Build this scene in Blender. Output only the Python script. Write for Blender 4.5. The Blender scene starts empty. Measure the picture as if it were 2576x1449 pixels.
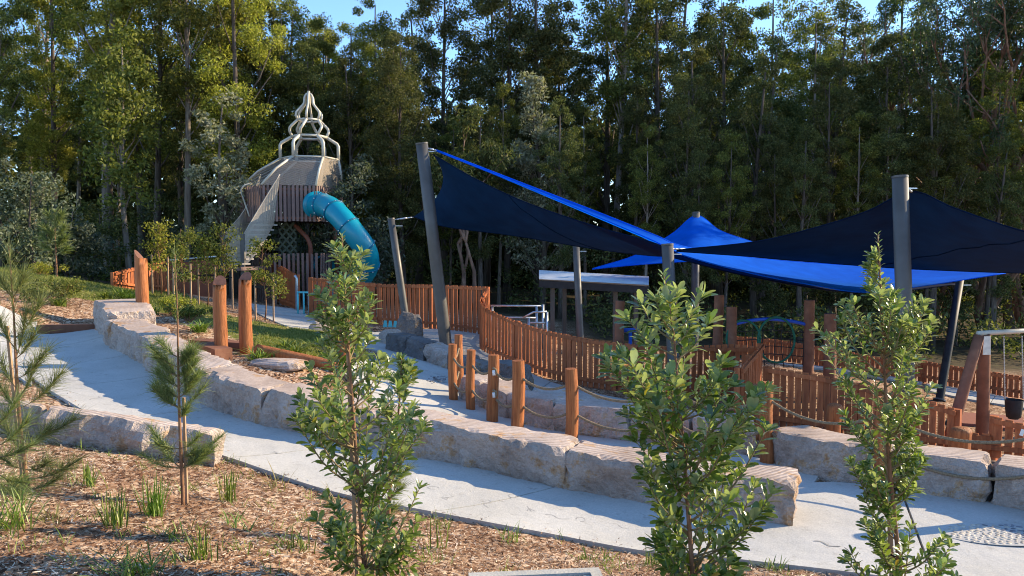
import bpy, math, random
import numpy as np
from mathutils import Vector, Matrix, noise as mnoise

R = math.radians
scene = bpy.context.scene
COL = scene.collection

# ------------------------------------------------------------------ camera, sky, sun, exposure
F, CX, CY = 1949.0, 1288.0, 724.5          # photograph measured on a 2576 x 1449 copy
PITCH = R(3.05)
EYE = 2.8
cam_d = bpy.data.cameras.new('camera')
cam = bpy.data.objects.new('camera', cam_d); COL.objects.link(cam)
cam.location = (0, 0, EYE)
cam.rotation_euler = (R(90) - PITCH, 0, 0)
cam_d.sensor_width = 36.0
cam_d.lens = 36.0 * F / 2576.0
cam_d.clip_start = 0.05
cam_d.clip_end = 3000
scene.camera = cam

SUN_EL = R(24)
SUN_AZ = math.atan2(0.966, 0.27)            # from +Y towards +X: low sun from the right
SUN = Vector((math.sin(SUN_AZ) * math.cos(SUN_EL), math.cos(SUN_AZ) * math.cos(SUN_EL), math.sin(SUN_EL)))
world = bpy.data.worlds.new('World'); scene.world = world
world.use_nodes = True
wn = world.node_tree
sky = wn.nodes.new('ShaderNodeTexSky')
sky.sky_type = 'NISHITA'; sky.sun_disc = False
sky.sun_elevation = SUN_EL; sky.sun_rotation = SUN_AZ
sky.altitude = 50; sky.air_density = 1.0; sky.dust_density = 0.0; sky.ozone_density = 5.0
wn.links.new(sky.outputs[0], wn.nodes['Background'].inputs[0])
wn.nodes['Background'].inputs[1].default_value = 0.14
sun_d = bpy.data.lights.new('sun', 'SUN'); sun_d.energy = 3.9; sun_d.angle = R(0.5); sun_d.color = (1, 0.81, 0.54)
sun = bpy.data.objects.new('sun', sun_d); COL.objects.link(sun)
sun.rotation_euler = SUN.to_track_quat('Z', 'Y').to_euler()
scene.view_settings.view_transform = 'Standard'
scene.view_settings.look = 'None'
scene.view_settings.exposure = 1.38
scene.view_settings.gamma = 1.0
scene.render.engine = 'CYCLES'
scene.cycles.use_denoising = True
scene.cycles.filter_width = 1.05
scene.cycles.max_bounces = 6
scene.cycles.transparent_max_bounces = 12

# ------------------------------------------------------------------ pixel -> place helpers
CP, SP = math.cos(PITCH), math.sin(PITCH)
def ray(x, y):
    u, v = (x - CX) / F, (CY - y) / F
    return Vector((u, v * SP + CP, v * CP - SP))
def P(x, y, d):                              # the point seen at a pixel, d metres ahead
    r = ray(x, y); k = d / r.y
    return Vector((r.x * k, d, EYE + r.z * k))
def G(x, y, z):                              # the point seen at a pixel, at height z
    r = ray(x, y); k = (z - EYE) / r.z
    return Vector((r.x * k, r.y * k, z))

# ------------------------------------------------------------------ terrain heights
ctrl_px = [
 (2000,1334,0),(1700,1287,.05),(1422,1240,.1),(1230,1197,.19),(1040,1155,.28),(850,1116,.39),(655,1075,.5),(490,1015,.62),(380,950,.73),(330,905,.82),(262,876,.9),
 (1640,1400,0),(1400,1357,.1),(1150,1310,.2),(830,1245,.33),(560,1155,.47),(250,1060,.62),(100,970,.75),(100,842,.97),(0,880,.95),
 (2576,1298,-.05),(2330,1253,-.02),(2058,1217,0),(2576,1449,-.05),(2200,1380,-.03),
 (1060,1000,.28),(1090,960,.3),(1140,1015,.27),(1184,1043,.2),(1240,1068,.15),(1437,1116,.1),(1700,1150,.08),(1949,1172,.05),
 (1115,868,.32),(1000,850,.4),(1150,835,.36),(1207,850,.28),(960,826,.45),(1249,895,.0),(1324,944,-.15),(1420,970,-.3),(1300,1000,.1),(1500,1040,-.1),
 (2310,1125,-.5),(1930,1085,-.45),(2090,1100,-.5),(2500,1095,-.6),(1700,1010,-.4),(1925,918,-.53),(2310,985,-.75),(2320,967,-.74),(2576,1012,-.8),
 (355,820,1.22),(552,908,.9),(616,912,.87),(865,905,.72),(700,925,.85),(840,918,.72),(950,940,.48),(780,850,.7),(700,788,.6),(800,826,.55),(660,765,.75),(750,783,.57),
 (430,770,1.15),(340,745,1.35),(280,722,1.6),(150,700,1.85),(0,675,2.1),(100,765,1.45),(160,805,1.2),(0,765,1.6),(200,745,1.5),(450,850,1.05),(500,800,1.0),
]
ctrl = [tuple(G(x, y, z)) for x, y, z in ctrl_px]
ctrl += [(0,0,1.2),(0,3,.95),(-3,3,1.15),(3,3,.75),(-1,5,.62),(1,5.4,.42),(-2,5.5,.74),(-3.85,7.5,.7),(-4,6,.9),(-6,7,.98),(-8,8,1.12),(-6,9,.85),(-2.2,6.8,.5),
 (2,5,.42),(4,5,.3),(2.3,6.55,.0),(4,6,.0),(6,5.5,-.05),(6,3,.3),(-10,4,1.6),(8,8,-.08),(9,6,-.1),
 (10,30,-.9),(20,30,-1.2),(25,15,-1),(0,30,.1),(4,26,-.3),(0,40,0),(15,45,-1),(12,20,-.9),(12,12,-.6),
 (-15,35,1.5),(-25,30,2.2),(-25,15,2.4),(-12,6,1.5),(-20,45,1.5),(-8,35,.8),(-8,27,.7),(-4,30,.5),(-12,30,.9),(-11.7,26,1.3),(-12.5,24.6,1.4),(-11,27.5,1.1),(-13.5,28,1.1),(-10,26,1.05),(-15,20,1.8),(-14,14,1.3),
 (-80,60,1),(80,60,-1),(-80,-20,2),(80,-20,-.5),(0,150,0),(0,-30,1.5),(-200,200,0),(200,200,0)]
ctrl = np.array(ctrl)
RC = 0.9
def _phi(a, b):
    return np.sqrt(((a[:, None, :] - b[None, :, :]) ** 2).sum(-1) + RC * RC)
_n = len(ctrl)
_A = np.zeros((_n + 1, _n + 1)); _A[:_n, :_n] = _phi(ctrl[:, :2], ctrl[:, :2]) - np.eye(_n) * 0.12
_A[:_n, _n] = 1; _A[_n, :_n] = 1
_w = np.linalg.solve(_A, np.concatenate([ctrl[:, 2], [0]]))
def TV(xy):
    out = np.empty(len(xy))
    for i in range(0, len(xy), 20000):
        q = xy[i:i + 20000]
        out[i:i + 20000] = _phi(q, ctrl[:, :2]) @ _w[:_n] + _w[_n]
    far = np.clip((np.hypot(xy[:, 0], xy[:, 1]) - 120) / 100, 0, 1)
    return out * (1 - far)
def T(x, y):
    return float(TV(np.array([[x, y]]))[0])
def GT(x, y):                                # pixel -> point on the terrain (march along the ray)
    r = ray(x, y); prev = 1.5
    d = 1.5
    while d < 80:
        p = Vector((0, 0, EYE)) + r * (d / r.y)
        if p.z < T(p.x, p.y): break
        prev = d; d += 0.25
    for _ in range(12):
        m = (prev + d) / 2
        p = Vector((0, 0, EYE)) + r * (m / r.y)
        if p.z < T(p.x, p.y): d = m
        else: prev = m
    p = Vector((0, 0, EYE)) + r * (d / r.y)
    return Vector((p.x, p.y, T(p.x, p.y)))
def base_at(x, y, d):                        # ground point under a pixel column at distance d
    p = P(x, y, d); return Vector((p.x, p.y, T(p.x, p.y)))

# ------------------------------------------------------------------ object helpers
def origin(o):
    v = Vector((0, 0, 0))
    while o is not None:
        v += o.location; o = o.parent
    return v
def tag(o, label=None, cat=None, group=None, kind=None):
    if label: o['label'] = label
    if cat: o['category'] = cat
    if group: o['group'] = group
    if kind: o['kind'] = kind
    return o
def thing(name, label, cat, loc=(0, 0, 0), group=None, kind=None):
    o = bpy.data.objects.new(name, None); COL.objects.link(o)
    o.location = loc; o.empty_display_size = 0.2
    return tag(o, label, cat, group, kind or 'thing')
def link(name, me, parent=None, mat=None):
    o = bpy.data.objects.new(name, me); COL.objects.link(o)
    if parent is not None: o.parent = parent
    if mat is not None and not me.materials: me.materials.append(mat)
    return o
def copy_tree(o, parent=None):
    c = o.copy(); COL.objects.link(c); c.parent = parent
    for ch in list(o.children):
        if ch.name not in _skip: copy_tree(ch, c)
    return c
_skip = set()

class MB:
    """collects boxes, tubes, quads in world coordinates and builds ONE mesh"""
    def __init__(s): s.v = []; s.f = []
    def add(s, vs, fs):
        b = len(s.v); s.v.extend([tuple(v) for v in vs]); s.f.extend([tuple(i + b for i in f) for f in fs])
    def box(s, c, size, rot=None, taper=1.0):
        hx, hy, hz = size[0] / 2, size[1] / 2, size[2] / 2
        vs = []
        for z, k in ((-hz, 1), (hz, taper)):
            for x, y in ((-hx, -hy), (hx, -hy), (hx, hy), (-hx, hy)):
                v = Vector((x * k, y * k, z))
                if rot is not None: v = rot @ v
                vs.append(v + Vector(c))
        s.add(vs, [(3, 2, 1, 0), (4, 5, 6, 7), (0, 1, 5, 4), (1, 2, 6, 5), (2, 3, 7, 6), (3, 0, 4, 7)])
    def beam(s, a, b, w, h, up=Vector((0, 0, 1))):
        a, b = Vector(a), Vector(b); d = (b - a)
        L = d.length; d.normalize()
        side = d.cross(up).normalized() if abs(d.dot(up)) < .99 else Vector((1, 0, 0))
        u2 = side.cross(d)
        m = Matrix((d, side, u2)).transposed()
        s.box((a + b) / 2, (L, w, h), m)
    def tube(s, pts, rad, n=8, caps=True, lobes=None, wob=0, seed=0):
        pts = [Vector(p) for p in pts]
        m = len(pts)
        if not hasattr(rad, '__len__'): rad = [rad] * m
        t0 = (pts[1] - pts[0]).normalized()
        nrm = t0.orthogonal().normalized()
        rings = []; s_acc = 0
        for i, p in enumerate(pts):
            t = (pts[min(i + 1, m - 1)] - pts[max(i - 1, 0)]).normalized()
            nrm = (nrm - t * nrm.dot(t)).normalized()
            bi = t.cross(nrm)
            if i: s_acc += (p - pts[i - 1]).length
            ring = []
            for k in range(n):
                a = 2 * math.pi * k / n
                r = rad[i]
                if lobes: r *= 1 + lobes[1] * math.cos(lobes[0] * (a + s_acc * lobes[2]))
                if wob: r *= 1 + wob * mnoise.noise(Vector((math.cos(a) * 1.3 + seed * 7.1, math.sin(a) * 1.3, s_acc * 2.2 + seed)))
                ring.append(p + (nrm * math.cos(a) + bi * math.sin(a)) * r)
            rings.append(ring)
        vs = [v for r_ in rings for v in r_]
        fs = []
        for i in range(m - 1):
            for k in range(n):
                k2 = (k + 1) % n
                fs.append((i * n + k, i * n + k2, (i + 1) * n + k2, (i + 1) * n + k))
        if caps:
            fs.append(tuple(range(n - 1, -1, -1))); fs.append(tuple((m - 1) * n + k for k in range(n)))
        s.add(vs, fs)
    def build(s, name, mat, parent=None, smooth=False, kind=None):
        me = bpy.data.meshes.new(name)
        o = Vector((0, 0, 0)) if parent is None else origin(parent)
        vs = np.array(s.v, dtype=float) - np.array(o)
        me.from_pydata([tuple(v) for v in vs], [], s.f)
        if smooth:
            me.polygons.foreach_set('use_smooth', [True] * len(me.polygons))
        me.materials.append(mat); me.update()
        ob = link(name, me, parent)
        if kind: ob['kind'] = kind
        return ob
def mesh_np(name, V, Fq, mat):
    """V (n,3), Fq (m,k) numpy -> mesh"""
    me = bpy.data.meshes.new(name)
    k = Fq.shape[1]
    me.vertices.add(len(V)); me.vertices.foreach_set('co', np.ascontiguousarray(V, dtype=np.float32).ravel())
    me.loops.add(Fq.size); me.loops.foreach_set('vertex_index', np.ascontiguousarray(Fq, dtype=np.int32).ravel())
    me.polygons.add(len(Fq)); me.polygons.foreach_set('loop_start', np.arange(0, Fq.size, k, dtype=np.int32))
    me.update(calc_edges=True); me.validate()
    me.materials.append(mat)
    return me
def smooth_pts(pts, n):                      # Catmull-Rom through the points, n samples evenly spread
    pts = [Vector(p) for p in pts]
    if len(pts) == 2: return [pts[0].lerp(pts[1], i / (n - 1)) for i in range(n)]
    ext = [pts[0] * 2 - pts[1]] + pts + [pts[-1] * 2 - pts[-2]]
    den = []
    for i in range(len(pts) - 1):
        a, b, c, d = ext[i:i + 4]
        for k in range(24):
            t = k / 24
            den.append(0.5 * ((2 * b) + (c - a) * t + (2 * a - 5 * b + 4 * c - d) * t * t + (3 * b - a - 3 * c + d) * t ** 3))
    den.append(pts[-1])
    L = [0]
    for i in range(1, len(den)): L.append(L[-1] + (den[i] - den[i - 1]).length)
    out = []; j = 0
    for i in range(n):
        s = L[-1] * i / (n - 1)
        while j < len(L) - 2 and L[j + 1] < s: j += 1
        q = (s - L[j]) / max(L[j + 1] - L[j], 1e-9)
        out.append(den[j].lerp(den[j + 1], min(max(q, 0), 1)))
    return out

# ------------------------------------------------------------------ materials
def srgb(r, g, b):
    return tuple(((c / 255) / 12.92 if c / 255 < .04045 else ((c / 255 + .055) / 1.055) ** 2.4) for c in (r, g, b)) + (1,)
def new_mat(name):
    m = bpy.data.materials.new(name); m.use_nodes = True
    nt = m.node_tree; b = nt.nodes['Principled BSDF']
    return m, nt, b
def N(nt, t, **kw):
    n = nt.nodes.new(t)
    for k, v in kw.items():
        if k.startswith('i_'):
            key = k[2:]; key = int(key) if key.isdigit() else key.replace('_', ' ')
            n.inputs[key].default_value = v
        else: setattr(n, k, v)
    return n
def ramp(nt, fac, stops):
    r = nt.nodes.new('ShaderNodeValToRGB'); e = r.color_ramp.elements
    while len(e) < len(stops): e.new(0.5)
    for el, (p, c) in zip(e, stops): el.position = p; el.color = c if len(c) == 4 else (*c, 1)
    nt.links.new(fac, r.inputs[0]); return r.outputs[0]
def coords(nt, kind='Object', scale=(1, 1, 1)):
    tc = N(nt, 'ShaderNodeTexCoord'); mp = N(nt, 'ShaderNodeMapping')
    mp.inputs['Scale'].default_value = scale
    nt.links.new(tc.outputs[kind], mp.inputs[0]); return mp.outputs[0]
def tex_noise(nt, vec, scale, detail=4, rough=.55):
    n = N(nt, 'ShaderNodeTexNoise'); n.inputs['Scale'].default_value = scale
    n.inputs['Detail'].default_value = detail; n.inputs['Roughness'].default_value = rough
    nt.links.new(vec, n.inputs['Vector']); return n.outputs[0]
def bump(nt, b, h, strength, dist=.01):
    bn = N(nt, 'ShaderNodeBump'); bn.inputs['Strength'].default_value = strength; bn.inputs['Distance'].default_value = dist
    nt.links.new(h, bn.inputs['Height']); nt.links.new(bn.outputs[0], b.inputs['Normal']); return bn
def mixc(nt, fac, a, b, mode='MIX'):
    m = N(nt, 'ShaderNodeMix', data_type='RGBA', blend_type=mode)
    for s, v in ((m.inputs[0], fac), (m.inputs[6], a), (m.inputs[7], b)):
        if hasattr(v, 'links'): nt.links.new(v, s)
        else: s.default_value = v
    return m.outputs[2]
def math_n(nt, op, a, b=0.0):
    m = N(nt, 'ShaderNodeMath', operation=op)
    for s, v in ((m.inputs[0], a), (m.inputs[1], b)):
        if hasattr(v, 'links'): nt.links.new(v, s)
        else: s.default_value = v
    return m.outputs[0]

def noisy(name, stops, scale=4, rough=.7, bump_s=.2, bump_scale=30, bump_d=.01, stretch=(1, 1, 1), kind='Object', spec=.3, metal=0, random_v=0, detail=5):
    m, nt, b = new_mat(name)
    v = coords(nt, kind, stretch)
    c = ramp(nt, tex_noise(nt, v, scale, detail), stops)
    if random_v:
        oi = N(nt, 'ShaderNodeObjectInfo')
        hs = N(nt, 'ShaderNodeHueSaturation')
        nt.links.new(c, hs.inputs['Color'])
        nt.links.new(math_n(nt, 'MULTIPLY_ADD', oi.outputs['Random'], random_v), hs.inputs['Value'])
        hs.inputs['Value'].links[0].from_node.inputs[2].default_value = 1 - random_v / 2
        c = hs.outputs[0]
    nt.links.new(c, b.inputs['Base Color'])
    b.inputs['Roughness'].default_value = rough; b.inputs['Metallic'].default_value = metal
    b.inputs['Specular IOR Level'].default_value = spec
    if bump_s: bump(nt, b, tex_noise(nt, v, bump_scale, 4), bump_s, bump_d)
    return m

M = {}
M['picket'] = noisy('stained_picket', [(.25, (.22, .055, .02)), (.55, (.385, .112, .038)), (.8, (.52, .19, .07))], 3, .62, .3, 40, .004, (6, 6, .8), random_v=.45)
M['post'] = noisy('oiled_log', [(.22, (.13, .042, .016)), (.48, (.32, .105, .032)), (.78, (.46, .175, .06))], 3.2, .6, .9, 9, .02, (11, 11, .8), random_v=.3, detail=8)
M['cut'] = noisy('log_end', [(.3, (.10, .05, .035)), (.7, (.20, .09, .06))], 8, .7, .3)
M['sleeper'] = noisy('timber_sleeper', [(.25, (.12, .05, .03)), (.6, (.22, .095, .056)), (.85, (.31, .16, .10))], 4, .75, .4, 30, .006)
M['steel'] = noisy('galvanised_steel', [(.3, (.42, .45, .48)), (.7, (.6, .63, .66))], 12, .38, .05, 60, .002, metal=.85)
M['pole'] = noisy('grey_powder_coat', [(.3, (.072, .068, .064)), (.7, (.098, .094, .09))], 3, .45, .05, 80, .001, spec=.4)
M['pipe'] = noisy('champagne_pipe', [(.3, (.46, .42, .34)), (.7, (.56, .52, .43))], 4, .4, .03, 60, .001, spec=.5)
M['slat'] = noisy('brown_slat', [(.25, (.12, .075, .065)), (.6, (.19, .125, .11)), (.85, (.25, .175, .155))], 3, .65, .2, 40, .003, (6, 6, .8), random_v=.4)
M['brown_steel'] = noisy('rust_painted_steel', [(.3, (.16, .05, .03)), (.7, (.22, .075, .045))], 4, .5, .05)
M['teal'] = noisy('teal_plastic', [(.3, (.0, .22, .31)), (.7, (.0, .255, .355))], 2, .32, .03, 90, .002, spec=.5)
M['flange'] = noisy('teal_flange', [(.3, (.0, .10, .19)), (.7, (.0, .13, .23))], 3, .45, 0)
M['aqua'] = noisy('aqua_paint', [(.3, (.10, .50, .55)), (.7, (.14, .58, .62))], 3, .45, 0)
M['bluepaint'] = noisy('blue_paint', [(.3, (.015, .07, .42)), (.7, (.025, .10, .5))], 3, .4, 0)
M['green_paint'] = noisy('green_rope', [(.3, (.01, .09, .06)), (.7, (.02, .14, .09))], 30, .7, .2)
M['black'] = noisy('black_rubber', [(.3, (.012, .012, .014)), (.7, (.025, .025, .028))], 8, .6, .1)
M['zinc'] = noisy('zinc_roof', [(.3, (.40, .43, .46)), (.7, (.55, .57, .6))], 3, .7, .05, spec=.2)
M['bark'] = noisy('bark', [(.25, (.05, .038, .03)), (.55, (.115, .09, .072)), (.8, (.25, .21, .17))], 3, .9, .6, 14, .03, (5, 5, .6), random_v=.5)
M['bark_pale'] = noisy('pale_bark', [(.25, (.11, .085, .07)), (.55, (.23, .19, .155)), (.8, (.38, .33, .28))], 2.5, .9, .5, 10, .03, (5, 5, .5), random_v=.4)
M['bark_red'] = noisy('red_bark', [(.25, (.10, .055, .04)), (.55, (.24, .135, .09)), (.8, (.42, .30, .22))], 2, .85, .5, 9, .03, (4, 4, .5))
M['stem'] = noisy('sapling_stem', [(.25, (.11, .055, .03)), (.55, (.23, .115, .06)), (.8, (.36, .21, .12))], 14, .8, .4, 60, .004, (3, 3, .6))
M['twig'] = noisy('green_twig', [(.25, (.12, .09, .04)), (.7, (.28, .2, .1))], 20, .8, .2)
M['stake'] = noisy('hardwood_stake', [(.25, (.28, .17, .10)), (.7, (.45, .30, .19))], 8, .8, .3, 40, .004, (4, 4, .6))
M['rope'] = noisy('manila_rope', [(.25, (.12, .085, .05)), (.7, (.29, .21, .13))], 60, .9, .5, 120, .004)
M['rope_dark'] = M['rope']
M['tie'] = noisy('black_tie', [(.3, (.01, .01, .01)), (.7, (.02, .02, .02))], 8, .7, 0)
M['rust'] = noisy('weathered_steel_panel', [(.25, (.13, .045, .025)), (.6, (.22, .075, .04)), (.85, (.30, .12, .07))], 2, .7, .2, 20, .003)
M['tagwhite'] = noisy('white_tag', [(.3, (.7, .7, .68)), (.7, (.8, .8, .78))], 3, .6, 0)
M['pebble_a'] = noisy('pale_pebble', [(.3, (.36, .30, .23)), (.7, (.56, .5, .4))], 6, .6, .1, random_v=.6)
M['pebble_b'] = noisy('grey_pebble', [(.3, (.13, .13, .14)), (.7, (.24, .24, .25))], 6, .5, .1, random_v=.5)
M['mortar'] = noisy('mortar', [(.3, (.36, .35, .33)), (.7, (.44, .43, .41))], 12, .9, .3)
M['rubber_red'] = noisy('red_softfall', [(.3, (.20, .07, .05)), (.7, (.27, .10, .07))], 30, .9, .2)

# concrete
m, nt, b = new_mat('broom_concrete')
v = coords(nt, 'Object')
big = ramp(nt, tex_noise(nt, v, 1.1, 5), [(.3, (.44, .425, .39)), (.7, (.55, .535, .50))])
fine = ramp(nt, tex_noise(nt, v, 45, 3), [(.3, (.82, .82, .82)), (.7, (1, 1, 1))])
spots = ramp(nt, tex_noise(nt, v, 7, 6, .75), [(.30, (.72, .70, .67)), (.42, (1, 1, 1))])
nt.links.new(mixc(nt, 1.0, mixc(nt, 1.0, big, fine, 'MULTIPLY'), spots, 'MULTIPLY'), b.inputs['Base Color'])
b.inputs['Roughness'].default_value = .85; b.inputs['Specular IOR Level'].default_value = .2
bn = bump(nt, b, math_n(nt, 'ADD', tex_noise(nt, v, 70, 3), math_n(nt, 'MULTIPLY', tex_noise(nt, v, 4, 3), 3.0)), .35, .012)
M['concrete'] = m

# sandstone: warm grey-pink, saw arcs on the tops, rusty seams
def sandstone(name, lo, mid, hi, saw):
    m, nt, b = new_mat(name)
    v = coords(nt, 'Object')
    base = ramp(nt, tex_noise(nt, v, 1.7, 6, .6), [(.25, lo), (.5, mid), (.75, hi)])
    fine = ramp(nt, tex_noise(nt, v, 28, 4, .7), [(.3, (.72, .72, .72)), (.65, (1, 1, 1))])
    veins = ramp(nt, tex_noise(nt, v, 3.3, 7, .7), [(.56, (1, 1, 1)), (.62, (1.0, .80, .55)), (.68, (.72, .50, .32)), (.76, (.62, .52, .46))])
    geo = N(nt, 'ShaderNodeNewGeometry')
    sep = N(nt, 'ShaderNodeSeparateXYZ'); nt.links.new(geo.outputs['True Normal'], sep.inputs[0])
    up = ramp(nt, sep.outputs[2], [(.75, (0, 0, 0)), (.9, (1, 1, 1))])
    col = mixc(nt, 1.0, mixc(nt, 1.0, base, fine, 'MULTIPLY'), veins, 'MULTIPLY')
    wv = N(nt, 'ShaderNodeTexWave', wave_type='RINGS', rings_direction='Z')
    wv.inputs['Scale'].default_value = 5.2; wv.inputs['Distortion'].default_value = 2.0; wv.inputs['Detail'].default_value = 2
    mp = N(nt, 'ShaderNodeMapping'); mp.inputs['Location'].default_value = saw
    nt.links.new(v, mp.inputs[0]); nt.links.new(mp.outputs[0], wv.inputs[0])
    grooves = ramp(nt, wv.outputs[0], [(.12, (.74, .70, .68)), (.4, (1, 1, 1))])
    col = mixc(nt, up, col, mixc(nt, 1.0, col, grooves, 'MULTIPLY'))
    nt.links.new(col, b.inputs['Base Color'])
    b.inputs['Roughness'].default_value = .9; b.inputs['Specular IOR Level'].default_value = .15
    rough = math_n(nt, 'ADD', math_n(nt, 'MULTIPLY', tex_noise(nt, v, 9, 6, .65), 1.6), math_n(nt, 'MULTIPLY', tex_noise(nt, v, 40, 4), .4))
    sawb = math_n(nt, 'ADD', math_n(nt, 'MULTIPLY', wv.outputs[0], .09), math_n(nt, 'MULTIPLY', tex_noise(nt, v, 40, 4), .06))
    mx = N(nt, 'ShaderNodeMix', data_type='FLOAT')
    nt.links.new(up, mx.inputs[0]); nt.links.new(rough, mx.inputs[2]); nt.links.new(sawb, mx.inputs[3])
    bump(nt, b, mx.outputs[0], 1.0, .06)
    return m
M['stone'] = sandstone('sawn_sandstone', (.31, .235, .19), (.49, .39, .325), (.64, .54, .47), (1.5, -7.5, 0))
M['stone2'] = sandstone('pale_sandstone', (.36, .28, .23), (.53, .43, .365), (.67, .57, .50), (-2.5, -9.0, 0))
M['bluestone'] = sandstone('grey_rubble', (.11, .10, .10), (.20, .185, .18), (.36, .32, .29), (0, -15, 0))

# leaf materials
def leaf_mat(name, a, bcol, c, rough=.45, trans=.3, spec=.35, back=None, per='island', objvar=.35):
    m, nt, b = new_mat(name)
    geo = N(nt, 'ShaderNodeNewGeometry'); oi = N(nt, 'ShaderNodeObjectInfo')
    r = geo.outputs['Random Per Island'] if per == 'island' else oi.outputs['Random']
    col = ramp(nt, r, [(0, a), (.55, bcol), (1, c)])
    if objvar:
        hs = N(nt, 'ShaderNodeHueSaturation')
        nt.links.new(col, hs.inputs['Color'])
        mm = N(nt, 'ShaderNodeMath', operation='MULTIPLY_ADD'); mm.inputs[1].default_value = objvar; mm.inputs[2].default_value = 1 - objvar / 2
        nt.links.new(oi.outputs['Random'], mm.inputs[0]); nt.links.new(mm.outputs[0], hs.inputs['Value'])
        mh = N(nt, 'ShaderNodeMath', operation='MULTIPLY_ADD'); mh.inputs[1].default_value = .035; mh.inputs[2].default_value = .4825
        nt.links.new(oi.outputs['Random'], mh.inputs[0]); nt.links.new(mh.outputs[0], hs.inputs['Hue'])
        col = hs.outputs[0]
    if back: col = mixc(nt, geo.outputs['Backfacing'], col, back)
    nt.links.new(col, b.inputs['Base Color'])
    b.inputs['Roughness'].default_value = rough; b.inputs['Specular IOR Level'].default_value = spec
    tr = N(nt, 'ShaderNodeBsdfTranslucent')
    nt.links.new(mixc(nt, 1.0, col, (1.5, 1.6, .7, 1), 'MULTIPLY'), tr.inputs[0])
    mx = N(nt, 'ShaderNodeMixShader'); mx.inputs[0].default_value = trans
    out = nt.nodes['Material Output']
    nt.links.new(b.outputs[0], mx.inputs[1]); nt.links.new(tr.outputs[0], mx.inputs[2]); nt.links.new(mx.outputs[0], out.inputs[0])
    return m
M['leaf_forest'] = leaf_mat('forest_leaf', (.05, .066, .018), (.12, .135, .034), (.25, .245, .065), trans=.4, spec=.15, rough=.55)
M['leaf_yellow'] = leaf_mat('sunny_forest_leaf', (.11, .12, .024), (.24, .24, .045), (.40, .37, .085), trans=.45, spec=.15, rough=.55)  # lighter copy of the forest leaf; left wood's sunlight put into its colour
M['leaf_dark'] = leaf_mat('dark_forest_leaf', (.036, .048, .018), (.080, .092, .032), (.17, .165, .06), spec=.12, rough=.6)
M['leaf_euc'] = leaf_mat('gum_leaf', (.03, .055, .025), (.06, .09, .04), (.12, .14, .06), rough=.4)
M['leaf_silver'] = leaf_mat('silver_leaf', (.11, .115, .07), (.21, .215, .14), (.38, .365, .26), rough=.6)
M['leaf_grey'] = leaf_mat('grey_green_leaf', (.06, .075, .045), (.12, .138, .09), (.22, .235, .165), rough=.65, spec=.12)
M['leaf_bluegrey'] = leaf_mat('blue_grey_leaf', (.04, .055, .036), (.08, .095, .068), (.15, .16, .12), rough=.65, spec=.12)
M['leaf_banksia'] = leaf_mat('banksia_leaf', (.055, .095, .018), (.115, .175, .03), (.25, .30, .055), rough=.26, trans=.36, spec=.8, back=(.26, .30, .16, 1), per='object', objvar=0)
M['leaf_banksia_s'] = leaf_mat('banksia_small_leaf', (.055, .095, .018), (.115, .175, .03), (.25, .30, .055), rough=.26, trans=.36, spec=.8, back=(.26, .30, .16, 1), objvar=0)
M['leaf_tip'] = leaf_mat('new_growth', (.30, .14, .04), (.40, .20, .06), (.36, .26, .07), per='object', objvar=0)
M['leaf_yell'] = leaf_mat('yellow_leaf', (.30, .26, .03), (.38, .30, .03), (.42, .25, .04), per='object', objvar=0)
M['needle'] = leaf_mat('she_oak_needle', (.09, .115, .04), (.15, .18, .065), (.27, .28, .11), rough=.5, trans=.3)
M['strap'] = leaf_mat('strappy_leaf', (.06, .11, .015), (.13, .20, .03), (.27, .33, .08), rough=.42)
M['strap_dry'] = leaf_mat('dry_grass', (.22, .2, .08), (.32, .27, .13), (.2, .24, .07), rough=.7)
M['grass'] = leaf_mat('lawn_grass', (.08, .11, .018), (.17, .19, .035), (.34, .30, .11), rough=.6)
M['chip'] = leaf_mat('wood_chip', (.08, .042, .024), (.41, .26, .16), (.80, .67, .52), rough=.85, trans=0, spec=.1, objvar=0)
nt = M['chip'].node_tree; b = nt.nodes['Principled BSDF']; src = b.inputs['Base Color'].links[0].from_socket   # chips darker in noise patches
pv = coords(nt, 'Object'); dark_patch = ramp(nt, tex_noise(nt, pv, 1.1, 5, .65), [(.40, (.42, .36, .33)), (.56, (1, 1, 1))])
nt.links.new(mixc(nt, 1.0, src, dark_patch, 'MULTIPLY'), b.inputs['Base Color'])
M['litter'] = M['chip']

# ------------------------------------------------------------------ ground sheet
def axis(lo, hi, step, far):
    a = list(np.arange(lo, hi + 1e-6, step)); s = step; x = hi
    up = []
    while x < far: s *= 1.28; x += s; up.append(x)
    s = step; x = lo; dn = []
    while x > -far: s *= 1.28; x -= s; dn.append(x)
    return np.array(dn[::-1] + a + up)
gx = axis(-17, 12, .16, 500); gy = axis(1.0, 30, .16, 500)
XX, YY = np.meshgrid(gx, gy); gxy = np.stack([XX.ravel(), YY.ravel()], 1)
gz = TV(gxy)
rng = np.random.default_rng(4)
near = (np.abs(gxy[:, 0] + 2) < 15) & (gxy[:, 1] > 0) & (gxy[:, 1] < 30)
gz = gz + np.where(near, rng.normal(0, .007, len(gz)), 0)
nx = len(gx); ny = len(gy)
idx = np.arange(nx * ny).reshape(ny, nx)
gf = np.stack([idx[:-1, :-1].ravel(), idx[:-1, 1:].ravel(), idx[1:, 1:].ravel(), idx[1:, :-1].ravel()], 1)

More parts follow.
